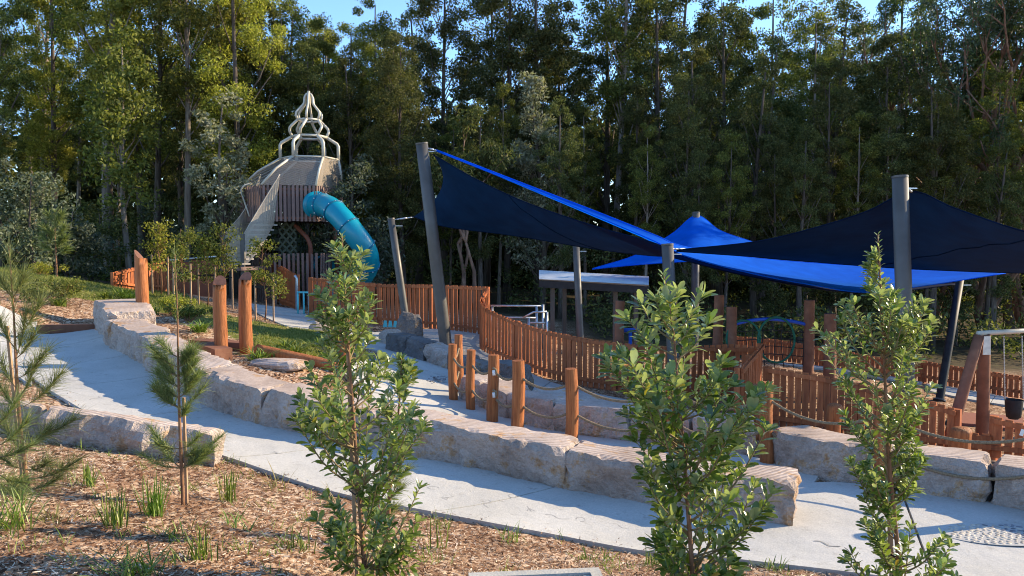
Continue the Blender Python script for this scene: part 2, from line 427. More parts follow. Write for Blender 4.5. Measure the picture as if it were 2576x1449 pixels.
def poly_px(pts): return np.array([tuple(GT(x, y))[:2] for x, y in pts])
def inside(xy, poly):
    x, y = xy[:, 0], xy[:, 1]; c = np.zeros(len(xy), bool); j = len(poly) - 1
    for i in range(len(poly)):
        xi, yi = poly[i]; xj, yj = poly[j]
        c ^= ((yi > y) != (yj > y)) & (x < (xj - xi) * (y - yi) / (yj - yi + 1e-12) + xi); j = i
    return c
GRASS = [poly_px([(0, 678), (150, 700), (290, 728), (340, 748), (380, 775), (470, 800), (560, 838), (690, 880), (800, 895), (835, 872), (815, 845), (700, 818), (560, 790), (470, 762), (380, 742), (330, 722), (200, 702), (60, 676), (0, 668)]),
         poly_px([(640, 880), (760, 900), (850, 905), (860, 870), (820, 840), (740, 830), (650, 850)])]
GRASS.append(np.array([(-21, 22.3), (-16.4, 21.2), (-13.5, 20.0), (-11.9, 19.8), (-10.3, 20.0), (-8.6, 19.6), (-8.4, 22.6), (-10.0, 24.6), (-11.4, 26.4), (-16, 28), (-22, 28)]))
g_mask = np.zeros(len(gxy))
for pl in GRASS: g_mask = np.maximum(g_mask, inside(gxy, pl).astype(float))
f_mask = np.maximum(np.clip((gxy[:, 1] - 28) / 3, 0, 1), np.clip((gxy[:, 1] - 22.5) / 2, 0, 1) * np.clip((gxy[:, 0] - 1) / 2, 0, 1))
m, nt, b = new_mat('mulch_and_lawn')
v = coords(nt, 'Object')
vor = N(nt, 'ShaderNodeTexVoronoi'); vor.inputs['Scale'].default_value = 34; vor.inputs['Randomness'].default_value = 1
mpv = N(nt, 'ShaderNodeMapping'); mpv.inputs['Scale'].default_value = (1, .55, 1); nt.links.new(v, mpv.inputs[0]); nt.links.new(mpv.outputs[0], vor.inputs['Vector'])
sepc = N(nt, 'ShaderNodeSeparateColor'); nt.links.new(vor.outputs['Color'], sepc.inputs[0])
chipc = ramp(nt, sepc.outputs[0], [(0, (.07, .035, .02)), (.3, (.24, .13, .075)), (.7, (.46, .29, .18)), (1, (.68, .53, .38))])
patch = ramp(nt, tex_noise(nt, v, 1.3, 4), [(.35, (.6, .52, .46)), (.6, (1, 1, 1))])
mulch = mixc(nt, 1.0, chipc, patch, 'MULTIPLY')
grassc = ramp(nt, tex_noise(nt, v, 9, 5), [(.3, (.07, .08, .015)), (.5, (.14, .15, .03)), (.68, (.26, .20, .10))])
at = N(nt, 'ShaderNodeVertexColor', layer_name='zone')
sz = N(nt, 'ShaderNodeSeparateColor'); nt.links.new(at.outputs[0], sz.inputs[0])
gm = ramp(nt, math_n(nt, 'ADD', sz.outputs[0], math_n(nt, 'MULTIPLY', math_n(nt, 'SUBTRACT', tex_noise(nt, v, 3, 4), .5), 1.2)), [(.4, (0, 0, 0)), (.6, (1, 1, 1))])
lit = ramp(nt, tex_noise(nt, v, 5, 6), [(.3, (.03, .024, .014)), (.55, (.075, .055, .03)), (.75, (.08, .09, .03))])
c1 = mixc(nt, gm, mulch, grassc)
nt.links.new(mixc(nt, sz.outputs[1], c1, lit), b.inputs['Base Color'])
b.inputs['Roughness'].default_value = .95; b.inputs['Specular IOR Level'].default_value = .1
bump(nt, b, sepc.outputs[1], .35, .02)
M['ground'] = m
gme = mesh_np('ground', np.column_stack([gxy, gz]), gf, m)
gme.polygons.foreach_set('use_smooth', [True] * len(gme.polygons))
ca = gme.color_attributes.new('zone', 'FLOAT_COLOR', 'POINT')
ca.data.foreach_set('color', np.column_stack([g_mask, f_mask, np.zeros(len(gxy)), np.ones(len(gxy))]).astype(np.float32).ravel())
tag(link('ground', gme), 'sloping ground of bark mulch and lawn', 'ground', kind='structure')

# ------------------------------------------------------------------ concrete paths in slabs
PATHS = []
def strip(name, label, A, B, cuts, off=.045, skirt=.16, gap=.022, across=8, dens=5):
    """concrete between edge A and edge B (world xy lists), split in slabs at the given fractions"""
    root = thing(name, label, 'path', (0, 0, 0), kind='structure')
    n = 121
    a = smooth_pts([Vector((p[0], p[1], 0)) for p in A], n); bb = smooth_pts([Vector((p[0], p[1], 0)) for p in B], n)
    L = (a[0] - a[-1]).length
    PATHS.append(np.array([(p.x, p.y) for p in a] + [(p.x, p.y) for p in bb[::-1]]))
    for s0, s1 in zip(cuts[:-1], cuts[1:]):
        g = gap / max(L, 1) / 2
        m = max(3, int((s1 - s0) * L * dens))
        V = []; 
        for i in range(m + 1):
            s = (s0 + g) + (s1 - s0 - 2 * g) * i / m
            q = s * (n - 1); k = min(int(q), n - 2); fr = q - k
            pa = a[k].lerp(a[k + 1], fr); pb = bb[k].lerp(bb[k + 1], fr)
            for j in range(across + 1): V.append(pa.lerp(pb, j / across))
        V = np.array([tuple(p) for p in V]); z = TV(V[:, :2]) + off
        V[:, 2] = z
        w = across + 1
        fs = [(i * w + j, (i + 1) * w + j, (i + 1) * w + j + 1, i * w + j + 1) for i in range(m) for j in range(across)]
        loop = [i * w for i in range(m + 1)] + [m * w + j for j in range(1, w)] + [i * w + across for i in range(m - 1, -1, -1)] + [j for j in range(across - 1, 0, -1)]
        base = len(V); low = V[loop].copy(); low[:, 2] -= skirt
        V = np.vstack([V, low]); k = len(loop)
        fs += [(loop[i], loop[(i + 1) % k], base + (i + 1) % k, base + i) for i in range(k)]
        me = bpy.data.meshes.new('slab'); me.from_pydata([tuple(p) for p in V], [], fs); me.materials.append(M['concrete'])
        bm_fix(me)
        link('slab', me, root)
    return root
import bmesh
def bm_fix(me):
    bm = bmesh.new(); bm.from_mesh(me); bmesh.ops.recalc_face_normals(bm, faces=bm.faces)
    up = [f for f in bm.faces if abs(f.normal.z) > .7]
    if up and sum(f.normal.z for f in up) < 0: bmesh.ops.reverse_faces(bm, faces=bm.faces)
    bm.to_mesh(me); bm.free()
def gxy_px(pts): return [tuple(GT(x, y)[:2]) for x, y in pts]

WALL = [tuple(G(x, y, z)) for x, y, z in [(2000,1334,0),(1700,1287,.05),(1422,1240,.1),(1230,1197,.19),(1040,1155,.28),(850,1116,.39),(655,1075,.5),(490,1015,.62),(380,950,.73),(330,905,.82),(262,876,.9),(240,858,.93)]]
inner = [(p[0] + .06, p[1] + .12) for p in WALL]
inner = inner + [tuple(G(236, 838, .96)[:2])]
outer = [(1.55, 6.88)] + gxy_px([(1640, 1400), (1400, 1357), (1150, 1310), (830, 1245), (560, 1155), (400, 1112), (250, 1060), (160, 1010), (100, 970), (60, 925), (88, 845)])
strip('footpath', 'pale concrete path climbing beside the long stone wall', inner, outer, [0, .16, .33, .49, .64, .77, .88, 1])
# turn to the far left at the top of the path
strip('side_path', 'concrete path leaving left at the top of the slope', [(-7.0, 11.2), (-8.2, 12.2), (-11, 13.2), (-15, 14.0)], [tuple(G(95, 838, .97)[:2]), (-10.2, 16.2), (-12, 16.4), (-16, 16.6)], [0, .35, .7, 1], off=.038)
# junction in front, right
jA = [(2.7, 7.72), (3.2, 8.1), (3.9, 8.25), (4.9, 8.75), (6.0, 8.35), (8.5, 7.0), (12, 4.5)]
jB = [(1.3, 6.95), (1.95, 6.72), (2.6, 6.5), (3.6, 6.1), (4.9, 5.55), (6.2, 4.6), (8.5, 2.5)]
strip('forecourt', 'pale concrete forecourt at the foot of the path', [(2.72, 7.66), (3.5, 8.9), (4.62, 8.75), (5.5, 8.25), (7.5, 7.0), (10, 5.0)], jB, [0, .27, .62, 1], off=.041, across=12)
# lower path between the walls, up to the plaza
lA = [(3.0, 8.0), (2.0, 9.3), (.9, 9.7), (-.3, 10.3), (-1.6, 11.2), (-2.7, 12.6), (-2.9, 14.2), (-2.6, 16.0), (-3.2, 18.2)]
lB = [(3.7, 9.2), (3.1, 10.0), (2.2, 10.7), (.9, 11.3), (-.1, 12.0), (-.6, 13.0), (-.8, 14.2), (-1.0, 15.6), (-1.3, 16.6)]
strip('lower_path', 'shaded concrete path between the two stone walls', lA, lB, [0, .2, .4, .6, .8, 1], off=.036)
strip('plaza', 'shaded concrete plaza before the curved picket fence', [(-3.4, 17.0), (-3.9, 19.5), (-3.6, 21.2), (-2.3, 22.4)], [(-1.0, 15.2), (-.2, 17.0), (-.2, 20.0), (-.6, 22.2)], [0, .5, 1], off=.033, across=10)
strip('gate_path', 'sunlit concrete path rising to the aqua gate', [(-3.0, 20.6), (-4.6, 21.6), (-5.8, 23.2), (-6.8, 25.6), (-7.3, 27)], [(-3.6, 18.0), (-5.2, 19.4), (-6.9, 22.0), (-8.2, 24.6), (-9.0, 26.6)], [0, .35, .7, 1], off=.03)
strip('ramp', 'concrete ramp descending along the curved fence', [(-.9, 16.9), (-.1, 14.9), (1.6, 13.4), (3.6, 12.4), (5.0, 11.8)], [(-.4, 20.3), (.5, 17.8), (2.2, 15.6), (4.2, 14.3), (5.8, 13.6)], [0, .35, .7, 1], off=.029)
strip('swing_path', 'concrete path beside the swing on the right', gxy_px([(2330, 985), (2450, 1010), (2576, 1030), (2700, 1050)]), gxy_px([(2330, 968), (2450, 985), (2576, 1012), (2700, 1025)]), [0, .5, 1], off=.04)

# animal prints and squiggles: flat darker strips with the recess shade in their colour
M['groove'] = noisy('groove_shade_concrete', [(.3, (.27, .26, .24)), (.7, (.36, .35, .33))], 20, .9, .2)
irnd = random.Random(5)
for x, y, kind in ((1130, 1262, 0), (1225, 1278, 1), (1330, 1290, 0), (1400, 1312, 1), (1460, 1318, 2), (1560, 1335, 1), (1090, 1238, 2), (1000, 1222, 0), (860, 1195, 1), (940, 1212, 2), (2080, 1380, 1), (1860, 1375, 1), (700, 1150, 0), (240, 1010, 1), (330, 1030, 0), (190, 965, 1), (1720, 1372, 2), (1290, 1258, 2)):
    c = GT(x, y); an = irnd.uniform(0, 6.28); mb = MB()
    def stroke(pts, w=.006):
        pp = [Vector((c.x + math.cos(an) * u - math.sin(an) * v_, c.y + math.sin(an) * u + math.cos(an) * v_, 0)) for u, v_ in pts]
        for q in pp: q.z = T(q.x, q.y) + .0465
        V = []
        for i, q in enumerate(pp):
            t = (pp[min(i + 1, len(pp) - 1)] - pp[max(i - 1, 0)]); t.z = 0; t.normalize(); nn = Vector((-t.y, t.x, 0)) * w
            V += [q - nn, q + nn]
        mb.add(V, [(2 * i, 2 * i + 1, 2 * i + 3, 2 * i + 2) for i in range(len(pp) - 1)])
    if kind == 0:
        for t in (-.5, 0, .5): stroke([(0, 0), (.05 * math.cos(t), .05 * math.sin(t)), (.09 * math.cos(t), .09 * math.sin(t))])
        stroke([(0, 0), (-.06, 0)])
    elif kind == 1: stroke([(-.12 + .03 * i, .03 * math.sin(i * .9)) for i in range(9)], .008)
    else: stroke([(.06 * math.cos(i * .7), .045 * math.sin(i * .7)) for i in range(8)], .007)
    mb.build('imprint', M['groove'], bpy.data.objects['footpath'])

# ------------------------------------------------------------------ stone walls
def fbm(p, s): return mnoise.fractal(p * s, 0.9, 2.0, 4)
def stone_block(parent, fpts, thick, h0, h1, seed, mat, rough=.035, name='stone_block', z_off=-.08, cell=.07):
    """a rock-faced block whose front base follows fpts (Vectors), thickness away from the camera side"""
    L = sum((fpts[i + 1] - fpts[i]).length for i in range(len(fpts) - 1))
    nu = max(3, int(L / cell)); nv = max(3, int(thick / .09)); nh = max(3, int(max(h0, h1) / .06))
    C = smooth_pts(fpts, nu + 1)
    tv = []
    for i in range(nu + 1):
        t = (C[min(i + 1, nu)] - C[max(i - 1, 0)]); t.z = 0; t.normalize()
        nrm = Vector((-t.y, t.x, 0))
        if nrm.y < 0 : nrm = -nrm
        tv.append((t, nrm))
    def pos(i, j, k):
        s, a, h = i / nu, j / nv, k / nh
        t, nrm = tv[i]
        H = h0 + (h1 - h0) * s + .02
        p = C[i] + nrm * (thick * a) + Vector((0, 0, z_off + (H - z_off) * h))
        # push outwards by noise, more on the rock faces than on the sawn top
        out = Vector((0, 0, 0)); e = 0
        if i == 0: out -= t; e += 1
        if i == nu: out += t; e += 1
        if j == 0: out -= nrm; e += 1
        if j == nv: out += nrm; e += 1
        q = p + Vector((seed * 13.7, seed * 5.1, seed))
        if out.length > 0:
            out.normalize()
            d = fbm(q, 1.9) * rough * 1.5 + abs(mnoise.noise(Vector((q.x * 6, q.y * 6, q.z * 3)))) * rough * 1.5 + mnoise.noise(q * 11) * rough * .6 - rough * .4
            bul = math.sin(math.pi * min(max(h, 0), 1)) * rough * .3
            p += out * (d + bul - (rough * .55 if k == nh else 0))
        if k == nh:
            p.z += mnoise.noise(q * 2.2) * .012
            if e: p.z -= .004 + max(0, mnoise.noise(q * 5) - .12) * .09
            if e > 1: p.z -= .012
        if e > 1 and out.length > 0: p -= out * .012
        return p
    ids = {}; V = []; Fs = []
    def vid(i, j, k):
        key = (i, j, k)
        if key not in ids: ids[key] = len(V); V.append(tuple(pos(i, j, k)))
        return ids[key]
    for i in range(nu):
        for j in range(nv): Fs.append((vid(i, j, nh), vid(i + 1, j, nh), vid(i + 1, j + 1, nh), vid(i, j + 1, nh)))
        for k in range(nh):
            Fs.append((vid(i, 0, k), vid(i + 1, 0, k), vid(i + 1, 0, k + 1), vid(i, 0, k + 1)))
            Fs.append((vid(i, nv, k + 1), vid(i + 1, nv, k + 1), vid(i + 1, nv, k), vid(i, nv, k)))
    for j in range(nv):
        for k in range(nh):
            Fs.append((vid(0, j, k + 1), vid(0, j + 1, k + 1), vid(0, j + 1, k), vid(0, j, k)))
            Fs.append((vid(nu, j, k), vid(nu, j + 1, k), vid(nu, j + 1, k + 1), vid(nu, j, k + 1)))
    o = Vector((0, 0, 0)) if parent is None else origin(parent)
    me = bpy.data.meshes.new(name); me.from_pydata([tuple(Vector(q) - o) for q in V], [], Fs); me.materials.append(mat)
    bm_fix(me)
    return link(name, me, parent)
def wall(label, pts, joints, thick, heights, mat, seed, name='stone_wall', gap=.007, rough=.05, group=None):
    pts = [Vector(p) for p in pts]
    C = smooth_pts(pts, 241)
    root = thing(name, label, 'stone wall', C[120], group)
    for i, (a, b_) in enumerate(zip(joints[:-1], joints[1:])):
        L = 240
        seg = [C[int(round((a + (b_ - a) * q / 4) * L))].copy() for q in range(5)]
        d0 = (seg[1] - seg[0]).normalized(); d1 = (seg[-1] - seg[-2]).normalized()
        seg[0] += d0 * gap; seg[-1] -= d1 * gap
        for q in seg: q.z = T(q.x, q.y)
        mm = mat if not isinstance(mat, list) else mat[i % len(mat)]
        h = heights[i]
        stone_block(root, seg, thick + .05 * math.sin(seed + i * 2.3), h[0], h[1], seed + i, mm, rough)
    return root
# long wall: joints by pixel column of the photograph
WC = smooth_pts([Vector(p) for p in WALL], 241)
def px_of(p):
    q = Vector(p) - Vector((0, 0, EYE)); f = q.y * CP - q.z * SP; u = q.y * SP + q.z * CP
    return CX + F * q.x / f, CY - F * u / f
def joint_at(xpx): return min(range(241), key=lambda i: abs(px_of(WC[i])[0] - xpx)) / 240
J = [0] + [joint_at(x) for x in (1422, 987, 655, 509, 345, 264)]
wall('long curved wall of sawn sandstone blocks beside the sunlit path', WALL, J, .58,
     [(.45, .45), (.47, .46), (.46, .48), (.47, .5), (.5, .52), (.5, .5)], [M['stone'], M['stone2'], M['stone']], 3)
ends = smooth_pts([Vector(WC[int(J[-1] * 240)]), Vector(G(238, 842, .96))], 5)
eb = thing('stone_wall', 'tall single end block at the top of the long wall', 'stone wall', ends[2])
for q in ends: q.z = T(q.x, q.y)
stone_block(eb, [p + Vector((.02, .02, 0)) for p in ends], .85, .62, .66, 21, M['stone2'], .04)
# second wall with rope posts
W2 = [P(1152, 0, 12.95), P(1200, 0, 12.45), P(1265, 0, 11.9), P(1345, 0, 11.4), P(1450, 0, 11.05), P(1600, 0, 10.7), P(1760, 0, 10.35), P(1900, 0, 10.05)]
for p in W2: p.z = T(p.x, p.y)
wall('low stone seat wall behind the small rope posts', W2, [0, .13, .27, .46, .68, .85, 1], .55, [(.4, .42), (.42, .40), (.40, .44), (.42, .45), (.43, .43), (.44, .46)], [M['stone2'], M['stone'], M['stone2']], 31)
W3 = [P(1952, 0, 9.75), P(2030, 0, 9.3), P(2150, 0, 9.02), P(2300, 0, 8.78), P(2450, 0, 8.48), P(2600, 0, 8.15), P(2750, 0, 7.8), P(2900, 0, 7.3)]
for p in W3: p.z = T(p.x, p.y)
wall('pale stone block wall under the heavy rope at right', W3, [0, .34, .66, 1], .62, [(.46, .46), (.46, .47), (.47, .47)], [M['stone'], M['stone2'], M['stone']], 47)
# near retaining blocks at lower left
LB = [P(-160, 0, 8.15), P(60, 0, 8.05), P(300, 0, 7.98), P(440, 0, 7.95), P(515, 0, 7.95)]
for p in LB: p.z = T(p.x, p.y) - .02
wall('rough pale retaining wall in the mulch at lower left', LB, [0, .36, 1], .24, [(.33, .32), (.32, .33)], [M['stone2'], M['stone2']], 61, rough=.06)
# rubble edging by the plaza
W4 = [P(958, 0, 17.2), P(1010, 0, 16.8), P(1075, 0, 16.3), P(1135, 0, 15.9), P(1210, 0, 15.6), P(1285, 0, 15.2)]
for p in W4: p.z = T(p.x, p.y)
wall('grey rubble stone edging on the shaded plaza', W4, [0, .17, .36, .56, .72, .87, 1], .5, [(.36, .40), (.40, .38), (.38, .36), (.36, .34), (.32, .3), (.3, .32)], [M['bluestone'], M['bluestone'], M['stone2']], 71, rough=.05)
W5 = [P(1232, 0, 14.6), P(1290, 0, 14.1)]
for p in W5: p.z = T(p.x, p.y)
wall('short grey stone block below the curved fence', W5, [0, 1], .5, [(.5, .5)], M['bluestone'], 81)
W6 = [P(1330, 0, 12.9), P(1400, 0, 12.6), P(1470, 0, 12.3)]
for p in W6: p.z = T(p.x, p.y)
wall('low flat stone between rope posts and fence', W6, [0, 1], .6, [(.28, .3)], M['stone2'], 83)
def boulder(label, c, size, seed, mat, rot=0):
    V = []; Fs = []; n, m2 = 14, 9
    for j in range(m2 + 1):
        ph = math.pi * j / m2 - math.pi / 2
        for i in range(n):
            a = 2 * math.pi * i / n
            d = Vector((math.cos(a) * math.cos(ph), math.sin(a) * math.cos(ph), math.sin(ph)))
            k = 1 + .22 * mnoise.noise(d * 1.3 + Vector((seed, seed * 2, 0))) + .08 * mnoise.noise(d * 4 + Vector((seed, 0, 0)))
            e = Vector((math.copysign(abs(d.x) ** .7, d.x), math.copysign(abs(d.y) ** .7, d.y), math.copysign(abs(d.z) ** .75, d.z)))
            p = Vector((e.x * size[0] * k, e.y * size[1] * k, e.z * size[2] * k)); p.rotate(Matrix.Rotation(rot, 3, 'Z'))
            V.append(tuple(p))
    for j in range(m2):
        for i in range(n): Fs.append((j * n + i, j * n + (i + 1) % n, (j + 1) * n + (i + 1) % n, (j + 1) * n + i))
    me = bpy.data.meshes.new('boulder'); me.from_pydata(V, [], Fs); me.materials.append(mat); bm_fix(me)
    o = link('boulder', me); o.location = c; return tag(o, label, 'boulder', kind='thing')
p = base_at(1025, 0, 20.4); boulder('upright rounded boulder beside the thin pole on the plaza', p + Vector((0, 0, .22)), (.34, .25, .44), 2, M['bluestone'], .2)
p = base_at(800, 0, 20.2); boulder('pale rock at the corner of the gate path', p + Vector((0, 0, .08)), (.32, .25, .22), 5, M['stone2'], .5)
p = base_at(975, 0, 18.4); boulder('leaning pale slab of rock behind the rubble edging', p + Vector((0, 0, .12)), (.3, .2, .26), 8, M['stone2'], -.5)
p = base_at(690, 0, 12.7); boulder('flat sandstone rock behind the long wall', p + Vector((0, 0, .02)), (.58, .3, .09), 11, M['stone2'], -.45)


# ------------------------------------------------------------------ log posts
rnd = random.Random(11)
def log_mesh(name, L, r0, r1, slant=0, slant_dir=0, seed=0, n=14, wob=.06, m=10, dome=False):
    mb = MB(); pts = []; rad = []
    for i in range(m + 1):
        t = i / m
        pts.append((.012 * math.sin(seed + t * 4), .012 * math.cos(seed * 2 + t * 3), L * t))
        rad.append(r0 + (r1 - r0) * t)
    if dome:
        for q in (.4, .75, .95):
            pts.append((pts[m][0], pts[m][1], L + r1 * .45 * q)); rad.append(r1 * math.sqrt(1 - q * q))
    mb.tube(pts, rad, n, True, wob=wob, seed=seed)
    if slant:
        k = len(mb.v); top = mb.v[-n:]
        for i in range(k - n, k):
            x, y, z = mb.v[i]
            mb.v[i] = (x, y, z + slant * ((x * math.cos(slant_dir) + y * math.sin(slant_dir)) / r1 - 1) / 2)
    return mb
def log_post(name, label, cat, x, ytop, d, r, slant=0, sdir=0, seed=0, sink=.1, group=None, lean=(0, 0), dome=False, mat='post', cut=True):
    b = base_at(x, ytop, d); top = P(x, ytop, d)
    L = top.z - b.z
    o = thing(name, label, cat, b, group)
    mb = log_mesh('shaft', L, r, r * .93, slant, sdir, seed, dome=dome)
    mb.v = [(vx + b.x + lean[0] * vz / L, vy + b.y + lean[1] * vz / L, vz + b.z - (sink if vz < .01 else 0)) for vx, vy, vz in mb.v]
    topface = mb.f.pop() if cut and not dome else None
    sh = mb.build('shaft', M[mat], o, smooth=False)
    for p_ in sh.data.polygons: p_.use_smooth = True
    if topface:
        c = MB(); c.add([mb.v[i] for i in topface], [tuple(range(len(topface)))]); c.build('cut_end', M['cut'] if slant else M[mat], o)
    return o
log_post('timber_post', 'tall slant-topped timber post behind the end of the long wall', 'post', 355, 630, 15.6, .128, .34, math.pi, 1)
log_post('timber_post', 'shorter slant-cut timber post of the pair behind the wall', 'post', 552, 695, 13.3, .115, .24, 1.75, 2)
log_post('timber_post', 'taller slant-cut timber post of the pair behind the wall', 'post', 616, 682, 13.6, .115, .24, 1.5, 3)
log_post('timber_post', 'timber post half hidden by the bushy sapling near the lawn', 'post', 864, 772, 14.4, .11, .2, 1.6, 4)
# rope posts
RP = [(1155, 842, 13.5, .075), (1139, 866, 12.7, .075), (1184, 880, 12.1, .075), (1240, 893, 11.5, .09), (1303, 907, 11.0, .095), (1438, 927, 10.6, .09), (1690, 945, 10.2, .09), (1930, 962, 9.7, .09), (2225, 1000, 8.85, .09), (2655, 1040, 7.95, .09)]
RPN = ['back post of the rope railing nearest the plaza', 'first rope railing post at the left end', 'second slim rope railing post from the left', 'rope railing post with pale knots on its face', 'rope railing post right of the knotted one', 'rope railing post standing alone before the low wall', 'rope railing post hidden behind the broad sapling', 'thick rope railing post between stone walls', 'rope railing post hidden behind the slender right sapling', 'last rope railing post at the right edge']
rp_xy = []
for i, (x, yt, d, r) in enumerate(RP):
    o = log_post('rope_post', 'round orange ' + RPN[i], 'post', x, yt, d, r, 0, 0, 20 + i, group='rope railing posts')
    b = base_at(x, yt, d); rp_xy.append((b, P(x, yt, d).z, r))
    if i == 3:
        for hz in (.22, .55):
            k = MB(); c = Vector((b.x + .02, b.y - r - .015, P(x, yt, d).z - hz))
            k.tube([c + Vector((-.02, -.03, .05)), c + Vector((.03, -.045, .02)), c + Vector((.03, -.045, -.03)), c + Vector((-.02, -.04, -.05))], [.016, .02, .02, .014], 7)
            k.build('rope_knot', M['rope'], o, True)
            k = MB(); k.tube([c + Vector((-.005, -.05, .015)), c + Vector((0, -.055, -.06))], .022, 7); k.build('white_ferrule', M['tagwhite'], o, True)
def rope_span(mb, a, b, sag, r):
    n = max(14, int((b - a).length / .025))
    pts = [a.lerp(b, i / n) - Vector((0, 0, sag * 4 * (i / n) * (1 - i / n))) for i in range(n + 1)]
    mb.tube(pts, r, 9, True, lobes=(3, .17, 38))
for lev, hz, nm in ((0, .20, 'upper'), (1, .60, 'lower')):
    mb = MB()
    for i in range(1, len(RP) - 1):
        (b0, z0, r0), (b1, z1, r1) = rp_xy[i], rp_xy[i + 1]
        a = Vector((b0.x, b0.y, z0 - hz)); b = Vector((b1.x, b1.y, z1 - hz)); L = (b - a).length
        rope_span(mb, a, b, min(.2, .05 + .11 * L), .0175)
    o = mb.build('rope', M['rope'], None, True)
    tag(o, nm + ' sagging twisted rope strung through the round timber posts', 'rope', 'ropes of the railing', 'thing')
mb = MB()
a = Vector((rp_xy[0][0].x, rp_xy[0][0].y, rp_xy[0][1] - .2)); b = Vector((rp_xy[1][0].x, rp_xy[1][0].y, rp_xy[1][1] - .2))
rope_span(mb, a, b, .1, .017); a.z -= .4; b.z -= .4; rope_span(mb, a, b, .1, .017)
tag(mb.build('rope', M['rope'], None, True), 'short rope pair between the two leftmost railing posts', 'rope', 'ropes of the railing', 'thing')
t_ = MB(); c = P(2571, 1088, 8.05); t_.box(c, (.035, .006, .07), Matrix.Rotation(.3, 3, 'Y')); tag(t_.build('tag', M['tagwhite']), 'small white tag hanging on the rope at right edge', 'tag', kind='thing')

# timber edging behind the wall
def sleeper(label, a, b, w, h, mat='sleeper', name='timber_sleeper'):
    mb = MB(); mb.beam(a, b, w, h); return tag(mb.build(name, M[mat]), label, 'sleeper', kind='thing')
a = GT(92, 834); b = GT(238, 832); sleeper('brown timber sleeper across the top of the path', a + Vector((0, 0, .05)), b + Vector((0, 0, .05)), .12, .18)
a = base_at(492, 0, 13.5); b = base_at(545, 0, 12.9); sleeper('upper timber sleeper beside the paired posts', a + Vector((0, 0, .12)), b + Vector((0, 0, .10)), .3, .22)
a = base_at(468, 0, 14.2); b = base_at(610, 0, 13.9); sleeper('long timber sleeper behind the paired posts', a + Vector((0, 0, .05)), b + Vector((0, 0, .05)), .28, .2)
mb = MB(); a = base_at(632, 0, 13.4) + Vector((0, 0, .1)); b = base_at(845, 0, 13.0) + Vector((0, 0, .1))
mb.tube([a.lerp(b, i / 10) for i in range(11)], .105, 12, True, wob=.05, seed=9)
tag(mb.build('log_edging', M['post'], None, True), 'long round log lying along the lawn edge', 'log', kind='thing')

# ------------------------------------------------------------------ shade sail poles
def pole(label, xt, yt, dt, xb, db, r, group='shade sail poles', mat='pole'):
    top = P(xt, yt, dt); b = base_at(xb, 0, db)
    o = thing('sail_pole', label, 'pole', b, group)
    d = (top - b).normalized()
    mb = MB(); mb.tube([b - d * .4, b, b.lerp(top, .5), top], [r, r, r * .98, r * .95], 24); sh = mb.build('shaft', M[mat], o, True)
    mb = MB(); mb.tube([top - d * .005, top + d * .03], r * .99, 24); mb.build('cap', M['pole'], o)
    mb = MB(); mb.tube([b + d * .0, b + d * .04], r * 1.5, 20); mb.build('base_plate', M['pole'], o)
    # eye bolt facing the sails
    mb = MB(); e = top - d * .18; mb.beam(e, e + Vector((.28 if xt < 1900 else .3, .05, 0)), .05, .02, Vector((0, 0, 1))); mb.build('eye_bracket', M['steel'], o)
    return top, d
pole('thick leaning grey pole carrying the left sail tip', 1061, 362, 19, 1118, 19.4, .155)
pole('thin leaning grey pole left of the thick one', 984, 552, 21.5, 1020, 21.3, .105)
pole('thick leaning grey pole at right in front of the navy sail', 2264, 447, 13.3, 2316, 12.9, .135)
pole('slim grey pole standing before the shelter roof', 1449, 616, 21.5, 1466, 21.2, .10)
pole('short grey pole holding the low middle sail corner', 1679, 617, 15.6, 1712, 15.4, .125)
pole('far grey pole behind the blue sail peak', 1751, 536, 24.8, 1758, 24.4, .125)
pole('dark slim pole left of the swing frame', 2416, 700, 18.6, 2393, 17.6, .09, mat='black')

# ------------------------------------------------------------------ shade sails
def fabric(name, dark, lightc, trans, weave):
    m, nt, b = new_mat(name)
    v = coords(nt, 'Object')
    c = ramp(nt, tex_noise(nt, v, 2.2, 5), [(.3, dark), (.7, lightc)])
    nt.links.new(c, b.inputs['Base Color']); b.inputs['Roughness'].default_value = .85; b.inputs['Specular IOR Level'].default_value = .08
    bump(nt, b, tex_noise(nt, coords(nt, 'Object', (1, 6, 1)), 3, 3), .12, .03)
    tr = N(nt, 'ShaderNodeBsdfTranslucent'); nt.links.new(c, tr.inputs[0])
    mx = N(nt, 'ShaderNodeMixShader'); mx.inputs[0].default_value = trans
    nt.links.new(b.outputs[0], mx.inputs[1]); nt.links.new(tr.outputs[0], mx.inputs[2]); nt.links.new(mx.outputs[0], nt.nodes['Material Output'].inputs[0])
    return m
M['navy'] = fabric('navy_shade_cloth', (.0012, .008, .030), (.002, .013, .046), .22, 0)
M['blue'] = fabric('blue_shade_cloth', (.001, .12, .70), (.002, .155, .86), .45, 0)
